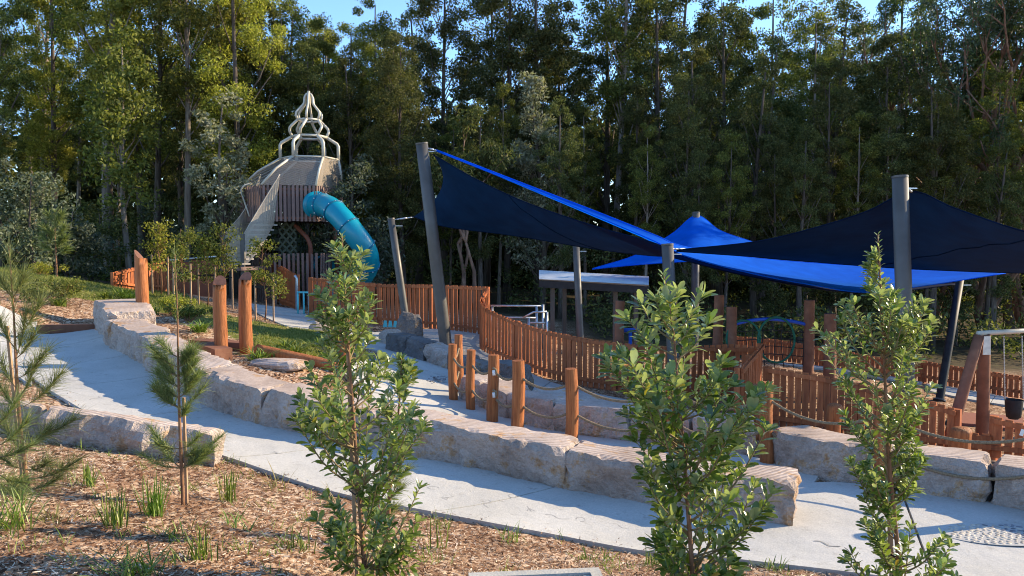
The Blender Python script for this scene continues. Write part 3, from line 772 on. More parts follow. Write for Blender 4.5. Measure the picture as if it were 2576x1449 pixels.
def sail(label, top, bot, mat, bow=0, seam=()):
    a = smooth_pts([P(*q) for q in top], 49); b = smooth_pts([P(*q) for q in bot], 49)
    o = thing('shade_sail', label, 'shade sail', a[0].lerp(b[-1], .5), 'shade sails')
    m = 12; V = []
    for i in range(49):
        for j in range(m + 1):
            t = j / m; q = a[i].lerp(b[i], t)
            e = 4 * t * (1 - t)
            q += Vector((bow * e * max(0, 1 - i / 10) ** 2, 0, -.10 * e * math.sin(math.pi * i / 48)))
            V.append(q)
    mb = MB(); w = m + 1
    mb.add(V, [(i * w + j, (i + 1) * w + j, (i + 1) * w + j + 1, i * w + j + 1) for i in range(48) for j in range(m)])
    cl = mb.build('cloth', mat, o, True)
    h = MB(); h.tube(a, .014, 6); h.build('hem', mat, o, True)
    h = MB(); h.tube(b, .014, 6); h.build('hem', mat, o, True)
    for s_ in seam:
        h = MB(); h.tube([V[int(48 * (s_[0] + (s_[1] - s_[0]) * j / m)) * w + j] + Vector((0, -.004, -.004)) for j in range(m + 1)], .009, 5); h.build('seam', M['navy'], o, True)
    return o
def chain(label, a, b, n=7):
    o = thing('turnbuckle_chain', label, 'chain', a)
    mb = MB(); d = (b - a) / n
    for i in range(n):
        c = a + d * (i + .5)
        mb.tube([c - d * .55, c + d * .55], .018 if i % 2 else .011, 6)
    mb.build('links', M['steel'], o, True)
    mb = MB(); mb.tube([a.lerp(b, .3), a.lerp(b, .65)], .024, 7); mb.build('turnbuckle', M['steel'], o, True)
sail('large navy sail sloping from the tall left pole', [(1088, 388, 19), (1200, 452, 18.6), (1330, 512, 18), (1500, 570, 17), (1630, 606, 16), (1694, 632, 15.6)],
     [(1040, 545, 21.6), (1120, 570, 21.2), (1300, 594, 20.6), (1500, 627, 19.4), (1640, 643, 17.4), (1694, 642, 15.7)], M['navy'], .5, seam=((.35, .62),))
sail('bright blue sail twisting from the tall left pole to the right', [(1098, 377, 19), (1300, 455, 18.3), (1500, 532, 17.5), (1650, 592, 17), (1720, 620, 17.3), (1890, 648, 19), (2100, 665, 19.6), (2300, 674, 19.2), (2530, 684, 17.5)],
     [(1098, 380, 19), (1300, 461, 18), (1500, 544, 17), (1650, 608, 16), (1720, 643, 15.8), (1900, 690, 16), (2050, 718, 16.3), (2175, 735, 16.5), (2330, 718, 17), (2530, 687, 17.4)], M['blue'])
sail('blue peaked sail at the back with dappled stripes', [(1490, 676, 24), (1600, 641, 24), (1690, 588, 24.4), (1752, 542, 24.8), (1812, 580, 24.5), (1892, 608, 24)],
     [(1490, 677, 24), (1580, 668, 23), (1670, 661, 22), (1760, 656, 21.5), (1830, 652, 21.5), (1892, 648, 21.5)], M['blue'])
sail('black navy sail peaked at the thick right pole', [(1702, 629, 15.8), (1900, 608, 15.3), (2050, 573, 14.7), (2180, 532, 14), (2293, 482, 13.4), (2400, 523, 12.8), (2576, 582, 12), (2800, 630, 11)],
     [(1702, 632, 15.9), (1900, 646, 17), (2100, 663, 17.5), (2250, 674, 17.5), (2400, 681, 17), (2576, 687, 16.5), (2800, 692, 16)], M['navy'], seam=((.9, .55),))
sail('thin dark sail edge running below the bright blue sail', [(1694, 634, 17), (1900, 680, 19), (2175, 722, 21), (2405, 712, 19.5)],
     [(1694, 648, 15.6), (1900, 698, 16.5), (2175, 737, 18), (2405, 716, 18.7)], M['navy'])
chain('steel chain from thick left pole to the blue sail', P(1072, 372, 19), P(1100, 379, 19))
chain('steel chain from thin left pole to navy sail corner', P(990, 553, 21.5), P(1042, 546, 21.6))
chain('steel chain at the peak of the right navy sail', P(2275, 470, 13.3), P(2296, 484, 13.4))
chain('steel chain at the low middle sail corner', P(1690, 626, 15.6), P(1740, 627, 16.2))

# ------------------------------------------------------------------ picket fences
pk = MB(); pk.box((0, 0, .5), (.104, .022, 1)); PICKET = bpy.data.meshes.new('picket'); PICKET.from_pydata(pk.v, [], pk.f); PICKET.materials.append(M['picket'])
def fence(label, tops, step=.146, width=1.0, zfoot=.03, post_every=1.9, front=True, hmax=None, rails=True, name='picket_fence', cat='fence', posts=True):
    pts = smooth_pts([P(*q) for q in tops], 400)
    L = [0]
    for i in range(1, 400): L.append(L[-1] + Vector((pts[i].x - pts[i-1].x, pts[i].y - pts[i-1].y)).length)
    def at(s):
        j = min(max(np.searchsorted(L, s) - 1, 0), 398); q = (s - L[j]) / max(L[j + 1] - L[j], 1e-9)
        p = pts[j].lerp(pts[j + 1], q); t = (pts[min(j + 3, 399)] - pts[max(j - 3, 0)]); t.z = 0; t.normalize()
        g = T(p.x, p.y) + zfoot
        if hmax and p.z - g > hmax: g = p.z - hmax
        n = Vector((t.y, -t.x, 0))
        if n.dot(Vector((p.x, p.y, 0))) > 0: n = -n        # towards the camera
        return p, t, n if front else -n, g
    p0 = at(L[-1] / 2)[0]
    root = thing(name, label, cat, (p0.x, p0.y, T(p0.x, p0.y)))
    s = step / 2
    while s < L[-1]:
        p, t, n, g = at(s)
        o = link('picket', PICKET, root)
        o.location = Vector((p.x, p.y, g)) + n * rnd.uniform(-.003, .003) - root.location
        o.scale = (width * rnd.uniform(.92, 1.06), 1, p.z - g + rnd.uniform(-.006, .006))
        o.rotation_euler = (rnd.uniform(-.01, .01), rnd.uniform(-.012, .012), math.atan2(t.y, t.x) + rnd.uniform(-.05, .05))
        s += step * rnd.uniform(.95, 1.05)
    if rails:
        k = max(1, int(round(L[-1] / 1.1)))
        for i in range(k):
            q0, q1 = at(L[-1] * i / k + .002), at(L[-1] * (i + 1) / k - .002)
            for hz in ('top', 'low'):
                za = q0[0].z - .065 if hz == 'top' else q0[3] + .16; zb = q1[0].z - .065 if hz == 'top' else q1[3] + .16
                mb = MB(); mb.beam(Vector((q0[0].x, q0[0].y, za)) + q0[2] * .034, Vector((q1[0].x, q1[0].y, zb)) + q1[2] * .034, .042, .075); mb.build('rail', M['picket'], root)
    if posts:
        k = max(1, int(round(L[-1] / post_every)))
        for i in range(k + 1):
            p, t, n, g = at(L[-1] * i / k)
            mb = MB(); c = Vector((p.x, p.y, 0)) - n * .06
            mb.box((c.x, c.y, (p.z + g) / 2 - .06), (.1, .1, p.z - g + .1), Matrix.Rotation(math.atan2(t.y, t.x), 3, 'Z')); mb.build('fence_post', M['picket'], root)
    return root
fence('sunlit picket fence at far left behind the tall post', [(288, 684, 24), (345, 671, 25), (415, 657, 26)], hmax=1.2)
fence('close boarded fence sloping down to the aqua gate', [(655, 655, 29), (700, 667, 28), (745, 690, 26.8)], step=.10, hmax=1.35)
fence('picket fence run right of the aqua gate below the slide', [(778, 697, 24.6), (860, 705, 24.1), (950, 713, 23.4)])
fence('shaded picket fence run behind the leaning poles', [(952, 714, 23.35), (1090, 716, 22.5), (1224, 721, 21.8)])
fence('curved picket fence sweeping forward along the ramp', [(1226, 724, 21.7), (1207, 757, 20.2), (1232, 778, 19.5), (1274, 798, 18.9), (1361, 827, 17.9), (1473, 850, 17.1), (1604, 868, 16.5)], step=.14)
fence('picket fence behind the broad sapling', [(1606, 869, 16.5), (1720, 872, 16.4), (1835, 866, 16.5), (1899, 872, 16.3)], step=.14)
fence('dark boarded gate standing open beside the play area', [(1864, 924, 13.4), (1890, 894, 14.6), (1918, 863, 16)], step=.10, name='picket_gate', cat='gate', hmax=1.3)
fence('low picket fence right of the open boarded gate', [(1926, 921, 14), (2072, 945, 13.5), (2200, 975, 12.8), (2331, 1006, 12.2), (2406, 1029, 11.9)], step=.125)
fence('low picket fence at the right edge below the swing', [(2498, 1046, 11.5), (2576, 1066, 11.2), (2700, 1092, 10.8)], step=.14)
fence('short low pickets between the swing legs', [(2408, 1085, 11.8), (2496, 1092, 11.5)], step=.16, posts=False)
fence('far sunlit picket fence behind the climbing net', [(1850, 846, 23.5), (1923, 851, 23), (2028, 866, 22.3), (2107, 880, 21.6), (2278, 911, 20.4), (2318, 916, 20.2)], step=.13, post_every=2.4)
fence('shaded far picket fence behind the swing at right', [(2321, 907, 20.2), (2450, 928, 19.2), (2576, 947, 18.2), (2720, 965, 17.6)], step=.13)
kerb = MB(); kp = [P(1850, 908, 23.2), P(1923, 914, 22.7), (P(2107, 934, 21.3)), P(2278, 962, 20.1), P(2318, 970, 19.9)]
for i in range(len(kp) - 1): kerb.beam(kp[i], kp[i + 1], .35, .14)
tag(kerb.build('kerb', M['concrete']), 'white concrete kerb below the far sunlit fence', 'kerb', kind='thing')

# rust panel with rail, aqua gate
o = thing('screen_panel', 'rust brown screen panel with steel top rail near the tower', 'panel', base_at(490, 0, 26.3))
for (x0, y0, d0), (x1, y1, d1) in (((422, 657, 26.1), (478, 653, 26.3)), ((480, 653, 26.3), (545, 648, 26.5))):
    a, b = P(x0, y0 + 4, d0), P(x1, y1 + 4, d1); za, zb = T(a.x, a.y), T(b.x, b.y)
    mb = MB(); mb.beam(Vector((a.x, a.y, (a.z + za) / 2)), Vector((b.x, b.y, (b.z + zb) / 2)), .06, (a.z - za + b.z - zb) / 2); mb.build('panel', M['rust'], o)
mb = MB(); mb.tube([P(424, 655, 26.05), P(545, 645, 26.4)], .03, 8); mb.build('rail', M['steel'], o, True)
o = thing('aqua_gate', 'aqua tubular gate at the top of the concrete path', 'gate', base_at(762, 0, 25.8))
for x in (749, 764, 777):
    a = P(x, 735, 25.8); mb = MB(); mb.tube([Vector((a.x, a.y, T(a.x, a.y))), a], .03, 8); mb.build('upright', M['aqua'], o, True)
mb = MB(); mb.tube([P(748, 735, 25.8), P(778, 736, 25.8)], .03, 8); mb.build('rail', M['aqua'], o, True)
o = thing('fence_stop', 'white tubular post at the end of the boarded fence', 'post', base_at(747, 0, 26.6))
a = P(746, 700, 26.6); mb = MB(); mb.tube([Vector((a.x, a.y, T(a.x, a.y))), a, a + Vector((-.06, 0, .1))], .05, 10); mb.build('tube', M['steel'], o, True)
for i, x in enumerate((962, 975, 988)):
    a = base_at(x, 0, 22.6); mb = MB(); mb.box(a + Vector((0, 0, .1)), (.13, .02, .2), None, .6)
    tag(mb.build('aqua_marker', M['aqua']), ('left', 'middle', 'right')[i] + ' small aqua plate at the foot of the shaded fence', 'plate', 'aqua plates under the fence', 'thing')

# ------------------------------------------------------------------ play tower
TD = 29.4
TC = P(738, 700, TD); TZ = T(TC.x, TC.y)
tower = thing('play_tower', 'tall hexagonal play tower with slatted deck and silver pipe spire', 'play tower', (TC.x, TC.y, TZ))
SC_ = P(783, 700, TD)
def hexa(cx, cy, r, z, rot=R(12), n=6): return [Vector((cx + r * math.cos(rot + i * 2 * math.pi / n), cy + r * math.sin(rot + i * 2 * math.pi / n), z)) for i in range(n)]
z_deck0, z_deck1 = P(0, 560, TD).z, P(0, 474, TD).z
z_ring = P(0, 400, TD).z
RB = 1.87; RT = 1.06
slat_box = MB(); slat_box.box((0, 0, .5), (.09, .03, 1)); SLAT = bpy.data.meshes.new('slat'); SLAT.from_pydata(slat_box.v, [], slat_box.f); SLAT.materials.append(M['slat'])
def slat_ring(cx, cy, r, z0, z1, step, skip=(), flare=0):
    hx = hexa(cx, cy, r, 0)
    for i in range(6):
        a, b = hx[i], hx[(i + 1) % 6]; L = (b - a).length; n = int(L / step)
        for k in range(n):
            p = a.lerp(b, (k + .5) / n)
            if any(s_(p) for s_ in skip): continue
            o = link('slat', SLAT, tower)
            o.location = p + Vector((0, 0, z0 + rnd.uniform(-.015, .015))) - tower.location
            o.scale = (rnd.uniform(.9, 1.05), 1, z1 - z0 + rnd.uniform(-.02, .02))
            o.rotation_euler = (flare * rnd.uniform(.5, 1), 0, math.atan2((b - a).y, (b - a).x))
slat_ring(TC.x, TC.y, RB, z_deck0, z_deck1, .135)
slat_ring(TC.x + .2, TC.y, RB * .86, TZ, P(0, 637, TD).z, .15, flare=.06)
for z in (z_deck0 + .12, z_deck1 - .14):
    mb = MB(); hx = hexa(TC.x, TC.y, RB - .05, z)
    for i in range(6): mb.beam(hx[i], hx[(i + 1) % 6], .05, .08)
    mb.build('ring_beam', M['brown_steel'], tower)
mb = MB(); hx = hexa(TC.x, TC.y, RB - .08, z_deck0 + .02); hx2 = hexa(TC.x, TC.y, RB - .08, z_deck0 + .1)
mb.add(hx + hx2, [tuple(range(5, -1, -1)), tuple(range(6, 12))] + [(i, (i + 1) % 6, 6 + (i + 1) % 6, 6 + i) for i in range(6)]); mb.build('deck', M['slat'], tower)
# legs
for k, (x0, y0, x1, y1, x2) in enumerate(((742, 566, 775, 600, 781), (842, 560, 846, 600, 846), (640, 560, 645, 600, 650))):
    a, b = P(x0, y0, TD - .6 + k * .3), P(x1, y1, TD - .7 + k * .3); c = P(x2, 620, TD - .7 + k * .3); g = Vector((c.x, c.y, TZ - .1))
    mb = MB(); mb.tube([a, a.lerp(b, .9), b.lerp(c, .4), c, g], .085, 12); mb.build('leg', M['brown_steel'], tower, True)
# hanging net cage below the deck
def net_mat(name, col, sx, fill, rough=.5):
    m, nt, b = new_mat(name)
    b.inputs['Base Color'].default_value = (*col, 1); b.inputs['Roughness'].default_value = rough; b.inputs['Metallic'].default_value = .3
    v = coords(nt, 'Object'); f = None
    for ax in (('X', 'Z'), ('X', '-Z')):
        w = N(nt, 'ShaderNodeTexWave', wave_type='BANDS', bands_direction='DIAGONAL'); w.inputs['Scale'].default_value = sx
        mp = N(nt, 'ShaderNodeMapping'); mp.inputs['Scale'].default_value = (1, 1, 1 if ax[1] == 'Z' else -1)
        nt.links.new(v, mp.inputs[0]); nt.links.new(mp.outputs[0], w.inputs[0])
        g = math_n(nt, 'GREATER_THAN', w.outputs[0], 1 - fill)
        f = g if f is None else math_n(nt, 'MAXIMUM', f, g)
    tr = N(nt, 'ShaderNodeBsdfTransparent'); mx = N(nt, 'ShaderNodeMixShader')
    nt.links.new(f, mx.inputs[0]); nt.links.new(tr.outputs[0], mx.inputs[1]); nt.links.new(b.outputs[0], mx.inputs[2]); nt.links.new(mx.outputs[0], nt.nodes['Material Output'].inputs[0])
    return m
M['net'] = net_mat('steel_cable_net', (.34, .285, .235), 13.0, .2)
M['net_dense'] = net_mat('fine_cable_net', (.38, .325, .26), 14.0, .5)
M['net_green'] = net_mat('green_climb_net', (.05, .07, .05), 2.0, .25)
mb = MB(); h0 = hexa(TC.x - .15, TC.y, .62, TZ + 1.6); h1 = hexa(TC.x - .15, TC.y, .62, z_deck0)
mb.add(h0 + h1, [(i, (i + 1) % 6, 6 + (i + 1) % 6, 6 + i) for i in range(6)]); mb.build('hanging_net', M['net_green'], tower)
# netted roof between deck rail and spire ring
hb = hexa(TC.x, TC.y, RB, z_deck1); hm = [b_.lerp(t_, .45) + Vector((0, 0, .12)) for b_, t_ in zip(hb, hexa(SC_.x, SC_.y, RT, z_ring))]; ht = hexa(SC_.x, SC_.y, RT, z_ring)
for i in range(6):
    j = (i + 1) % 6
    mb = MB(); mb.add([hb[i], hb[j], hm[j], hm[i], ht[j], ht[i]], [(0, 1, 2, 3), (3, 2, 4, 5)]); mb.build('net_panel', M['net'], tower)
    mb = MB(); mb.tube([hb[i], hm[i], ht[i]], .045, 9); mb.build('frame_pipe', M['pipe'], tower, True)
    mb = MB(); mb.tube([ht[i], ht[j]], .035, 8); mb.build('ring_pipe', M['pipe'], tower, True)
# spire: three shrinking tiers of bent pipes
ZP = lambda y: P(0, y, TD).z
prof = [[(RT, 400), (RT, 363), (.65, 346)], [(.63, 344), (.72, 330), (.70, 322), (.44, 304)], [(.44, 302), (.50, 292), (.48, 284), (.185, 262), (.165, 246), (.10, 238), (.0, 235)]]
for ti, pr in enumerate(prof):
    for i in range(6):
        a0 = R(12) + i * math.pi / 3
        tw = [0, R(20), R(8)][ti]
        pts = []
        for q, (r, y) in enumerate(pr):
            a = a0 + tw * q / (len(pr) - 1) + [0, 0, R(20)][ti]
            pts.append(Vector((SC_.x + r * math.cos(a), SC_.y + r * math.sin(a), ZP(y))))
        fine = []
        for q in range(len(pts) - 1):
            fine += [pts[q].lerp(pts[q + 1], .0 if q == 0 else .12), pts[q].lerp(pts[q + 1], .88)]
        fine.append(pts[-1])
        mb = MB(); mb.tube(fine, [.062, .052, .045][ti], 10); mb.build('spire_pipe', M['pipe'], tower, True)
for r, y, rr in ((.65, 345, .05), (.44, 303, .045)):
    hx = hexa(SC_.x, SC_.y, r, ZP(y), R(12) + (0 if r > .5 else R(20)))
    for i in range(6): mb = MB(); mb.tube([hx[i], hx[(i + 1) % 6]], rr, 9); mb.build('spire_ring', M['pipe'], tower, True)
mb = MB(); mb.tube([Vector((SC_.x, SC_.y, ZP(237))), Vector((SC_.x, SC_.y, ZP(229)))], .05, 8); mb.build('finial', M['pipe'], tower)
# curved grab rail at the left of the deck
mb = MB(); mb.tube(smooth_pts([P(628, 545, 28.4), P(612, 500, 28.4), P(606, 480, 28.4), P(615, 466, 28.4), P(632, 462, 28.6)], 14), .03, 8); mb.build('grab_rail', M['pipe'], tower, True)

M['ramp'] = noisy('beige_ramp', [(.3, (.36, .31, .26)), (.7, (.46, .41, .35))], 5, .7, .1)
# net stair on the left of the tower
stair = thing('net_stair', 'steep stair with tall cable net sides left of the tower deck', 'stair', base_at(600, 0, 27.8))
def net_panel(top, bot, mat):
    a = smooth_pts([P(*q) for q in top], 13); b = smooth_pts([P(*q) for q in bot], 13)
    mb = MB(); mb.add(a + b, [(i, i + 1, 14 + i, 13 + i) for i in range(12)]); mb.build('side_net', mat, stair)
    mb = MB(); mb.tube(a, .018, 8); mb.build('top_cable', M['ramp'], stair, True)
net_panel([(704, 438, 27.7), (665, 502, 27.5), (632, 557, 27.2), (612, 592, 27)], [(690, 562, 27.7), (672, 596, 27.5), (645, 638, 27.2), (618, 668, 27)], M['net_dense'])
net_panel([(656, 438, 28.8), (630, 500, 28.6), (606, 541, 28.3), (566, 587, 28.1)], [(645, 560, 28.8), (622, 600, 28.6), (596, 640, 28.3), (570, 668, 28.1)], M['net_dense'])
for i in range(9):
    t = i / 8
    a = P(688 - 68 * t, 566 + 98 * t, 27.7 - .7 * t); b = P(648 - 76 * t, 566 + 98 * t, 28.7 - .7 * t)
    mb = MB(); mb.beam(a, b, .30, .05); mb.build('tread', M['ramp'], stair)
for x, d in ((563, 28.1), (610, 27.0), (580, 28.6)):
    a = P(x, 588, d); mb = MB(); mb.box((a.x, a.y, (a.z + TZ) / 2), (.13, .13, a.z - TZ)); mb.build('post', M['pole'], stair)
mb = MB(); a, b = P(566, 592, 28), P(608, 592, 27.1); mb.add([a, b, Vector((b.x, b.y, a.z - .95)), Vector((a.x, a.y, a.z - .95))], [(0, 1, 2, 3)]); mb.build('net_panel', M['net_dense'], stair)
mb = MB(); a, b = P(556, 675, 27.9), P(640, 675, 27.4); mb.beam(a, b, 1.4, .12); mb.build('landing', M['slat'], stair)

# tube slide
slide = thing('tube_slide', 'curving teal plastic tube slide dropping from the tower deck', 'slide', base_at(900, 0, 27.2))
path = smooth_pts([P(796, 516, 28.1), P(826, 520, 27.4), P(858, 548, 26.9), P(888, 584, 26.7), P(912, 616, 26.8), P(925, 646, 27.1), P(922, 676, 27.5), P(900, 706, 27.9), P(866, 735, 28.2), P(830, 760, 28.4)], 81)
cuts = [0, 7, 17, 28, 39, 49, 59, 69, 80]
for a, b in zip(cuts[:-1], cuts[1:]):
    mb = MB(); mb.tube(path[a:b + 1], .395, 28, caps=False); sg = mb.build('tube_section', M['teal'], slide, True)
    if b < 80:
        d = (path[b + 1] - path[b - 1]).normalized(); c = path[b]
        mb = MB(); mb.tube([c - d * .022, c - d * .02, c + d * .02, c + d * .022], [.395, .43, .43, .395], 28, caps=False); mb.build('flange', M['flange'], slide, True)
        side = d.orthogonal().normalized(); up2 = d.cross(side)
        mb = MB()
        for k in range(10):
            an = k * math.pi / 5; mb.box(c + (side * math.cos(an) + up2 * math.sin(an)) * .437, (.03, .03, .03))
        mb.build('bolt_ring', M['steel'], slide, kind='stuff')
d = (path[1] - path[0]).normalized(); mb = MB(); mb.tube([path[0] - d * .1, path[0] - d * .09, path[0] + d * .02], [.3, .5, .5], 28); mb.build('entry_ring', M['teal'], slide, True)
stub = thing('crawl_tube', 'dark teal tube mouth beside the lower tower slats', 'tube', base_at(815, 0, 28.4))
a = P(816, 670, 28.6); mb = MB(); mb.tube([a + Vector((-.5, .6, .0)), a + Vector((0, 0, 0)), a + Vector((.02, -.05, 0))], .37, 24, caps=False); mb.build('tube_section', M['teal'], stub, True)
mb = MB(); dd = Vector((.5, -.6, 0)).normalized(); mb.tube([a - dd * .02, a + dd * .03], [.42, .42], 24, caps=False); mb.build('flange', M['flange'], stub, True)
mb = MB(); c = a; gq = T(a.x, a.y); mb.tube([Vector((a.x, a.y, gq)), a - Vector((0, 0, .36))], .05, 8); mb.build('leg', M['brown_steel'], stub, True)

# ------------------------------------------------------------------ shelter, rails, play gear
sh = thing('picnic_shelter', 'small shelter with flat corrugated grey roof below the sails', 'shelter', base_at(1490, 0, 23.5))
A_, B_, C_, D_ = P(1356, 681, 25.2), P(1632, 697, 24), P(1632, 719, 22), P(1356, 704, 23.2)
mb = MB(); n = 56; V = []
for k in range(n + 1):
    t = k / n; zz = .03 * math.sin(k * math.pi / 3)
    V += [A_.lerp(D_, t) + Vector((0, 0, zz)), B_.lerp(C_, t) + Vector((0, 0, zz))]
mb.add(V, [(2 * k, 2 * k + 1, 2 * k + 3, 2 * k + 2) for k in range(n)]); mb.build('roof', M['zinc'], sh, True)
mb = MB(); mb.beam(D_ - Vector((0, 0, .12)), C_ - Vector((0, 0, .12)), .06, .2); mb.build('fascia', M['black'], sh)
mb = MB(); mb.beam(A_ - Vector((0, 0, .12)), B_ - Vector((0, 0, .12)), .06, .2); mb.build('fascia', M['black'], sh)
for x, d in ((1390, 23.5), (1548, 23), (1600, 23.2), (1420, 24.8)):
    a = P(x, 712, d); mb = MB(); g = T(a.x, a.y); mb.box((a.x, a.y, (a.z + g) / 2), (.13, .13, a.z - g)); mb.build('post', M['pole'], sh)
hr = thing('handrail', 'galvanised tubular handrail behind the curved fence', 'railing', base_at(1300, 0, 21.5))
for pl in ([(1232, 769, 21.5), (1365, 770, 21.3)], [(1235, 798, 21.5), (1352, 800, 21.4)], [(1315, 800, 21), (1342, 785, 21), (1376, 784, 21)], [(1330, 812, 21), (1372, 812, 21)]):
    mb = MB(); mb.tube([P(*q) for q in pl], .028, 8); mb.build('rail', M['steel'], hr, True)
for x, y, d in ((1238, 769, 21.5), (1350, 770, 21.3), (1366, 766, 21.3), (1376, 785, 21), (1330, 800, 21)):
    a = P(x, y, d); mb = MB(); mb.tube([Vector((a.x, a.y, T(a.x, a.y))), a], .035, 8); mb.build('upright', M['steel'], hr, True)
for i, (x, y, d, r, lb) in enumerate(((1560, 757, 17.4, .11, 'leftmost tall log of the climbing frame'), (1808, 742, 17.2, .115, 'tallest log of the climbing frame behind the broad sapling'), (1840, 772, 16.8, .12, 'log joined to the left end of the blue arch'), (2036, 755, 16.8, .12, 'log at the right end of the blue arch'), (2089, 789, 16, .13, 'short thick log right of the climbing net'))):
    log_post('climbing_log', 'brown ' + lb, 'post', x, y, d, r, 0, 0, 40 + i, group='climbing frame logs', mat='sleeper')
mb = MB(); mb.tube(smooth_pts([P(1838, 818, 16.8), P(1885, 807, 16.8), P(1935, 803, 16.8), P(1990, 808, 16.8), P(2052, 822, 16.8)], 24), .04, 10)
tag(mb.build('blue_arch', M['bluepaint'], None, True), 'blue arched steel tube spanning the climbing net', 'arch', kind='thing')
net = thing('climbing_net', 'dark rope climbing net with two green hoops under the blue arch', 'climbing net', base_at(1940, 0, 16.8))
for cx, cy, rx, ry in ((1870, 852, 42, 46), (1953, 855, 46, 57)):
    mb = MB(); mb.tube([P(cx + rx * math.cos(a), cy + ry * math.sin(a), 16.75) for a in np.linspace(0, 2 * math.pi, 33)], .025, 8); mb.build('hoop', M['green_paint'], net, True)
for k in range(9):
    x = 1848 + k * 24; mb = MB(); mb.tube([P(x, 812, 16.8), P(x + 6 * math.sin(k * 2), 860, 16.8), P(x + 4, 925, 16.8)], .010, 5); mb.build('net_rope', M['black'], net)
for k in range(5):
    y = 835 + k * 20; mb = MB(); mb.tube([P(1842, y + 4 * math.sin(k), 16.8), P(1940, y - 5, 16.8), P(2036, y + 3, 16.8)], .010, 5); mb.build('net_rope', M['black'], net)
mb = MB(); mb.tube([P(1566, 831, 17.6), P(1606, 830, 17.6)], .05, 8); a = P(1586, 831, 17.6); mb.tube([a, Vector((a.x, a.y, T(a.x, a.y)))], .04, 8)
tag(mb.build('balance_bar', M['bluepaint'], None, True), 'short blue balance bar behind the curved fence', 'bar', kind='thing')
# swing
sw = thing('swing_frame', 'log A-frame swing with pale top beam at right edge', 'swing', base_at(2460, 0, 12.6))
ap = P(2470, 848, 12.6)
for x, d, r, k in ((2414, 12.3, .085, 0), (2507, 13.1, .095, 1)):
    b = base_at(x, 0, d); top = ap + Vector((-.08 + .16 * k, -.06 + .12 * k, .03))
    mb = MB(); mb.tube([b - Vector((0, 0, .2))] + [b.lerp(top, t) for t in (.0, .25, .5, .75, 1)], [r * 1.1, r * 1.1, r * 1.05, r, r * .97, r * .92], 14, wob=.05, seed=k + 3); mb.build('leg', M['sleeper'], sw, True)  # legs take the darker sleeper brown; shade is put into their colour
bm_end = P(2720, 832, 14.2)
mb = MB(); mb.tube([ap + Vector((-.06, 0, .06)), bm_end + Vector((0, 0, .06))], .042, 12); mb.build('top_beam', M['pipe'], sw, True)
mb = MB(); mb.box(ap + Vector((.0, -.14, -.12)), (.13, .012, .3), None, .8); mb.build('bracket', M['steel'], sw)
b2 = base_at(2690, 0, 13.8); mb = MB(); mb.tube([b2, bm_end], .11, 12); mb.build('leg', M['sleeper'], sw, True)
for x0 in (2525, 2571):
    a = P(x0, 845, 13.0); e = P(x0 + 3, 1005, 13.0); mb = MB()
    for k in range(40): mb.tube([a.lerp(e, k / 40), a.lerp(e, (k + .75) / 40)], .010 if k % 2 else .014, 5)
    mb.build('chain', M['steel'], sw)
c = P(2550, 1030, 13.0)
mb = MB(); mb.tube([c + Vector((0, 0, z)) for z in (-.16, -.13, 0, .16, .17)], [.06, .11, .13, .14, .14], 12, caps=False); mb.tube([c + Vector((0, 0, -.16)), c + Vector((0, 0, -.15))], .08, 12); mb.build('bucket_seat', M['black'], sw, True)
strip('softfall', 'red rubber softfall pad under the swing', gxy_px([(2380, 1068), (2470, 1075), (2576, 1090)]), gxy_px([(2400, 1042), (2480, 1046), (2576, 1055)]), [0, 1], off=.05)
for c_ in bpy.data.objects['softfall'].children: c_.data.materials[0] = M['rubber_red']
for x, y, d, r, lb in ((2098, 1022, 11.2, .115, 'rounded log bollard behind the slender right sapling'), (1899, 972, 12.2, .10, 'rounded log bollard beside the open gate'), (2418, 1084, 10.2, .14, 'broad rounded log bollard beside the thick right pole')):
    log_post('log_bollard', 'orange ' + lb, 'bollard', x, y, d, r, 0, 0, 60 + x, dome=True, group='rounded log bollards')

# drain grate in the mulch
gc = P(1360, 1475, 4.55); gz0 = T(gc.x, gc.y)
grate = thing('drain_grate', 'steel grating drain set in a concrete surround in the mulch', 'drain', (gc.x, gc.y, gz0))
rotg = Matrix.Rotation(.10, 3, 'Z')
def gl(x, y, z): return rotg @ Vector((x, y, 0)) + Vector((gc.x, gc.y, gz0 + z))
for cx_, cy_, sx, sy in ((0, .27, .84, .07), (0, -.27, .84, .07), (-.385, 0, .07, .47), (.385, 0, .07, .47)):
    mb = MB(); mb.box(gl(cx_, cy_, .03), (sx, sy, .12), rotg); mb.build('surround', M['concrete'], grate)
for i in range(19): mb = MB(); mb.box(gl(-.33 + i * .034, 0, .06), (.006, .47, .03), rotg); mb.build('bar', M['steel'], grate)
for i in range(9): mb = MB(); mb.box(gl(-.02, -.20 + i * .05, .066), (.64, .006, .022), rotg); mb.build('cross_bar', M['steel'], grate)
mb = MB(); mb.box(gl(.325, 0, .062), (.045, .45, .03), rotg); mb.build('end_plate', M['steel'], grate)
mb = MB(); mb.box(gl(0, 0, -.04), (.7, .47, .02), rotg); mb.build('pit_floor', M['black'], grate)

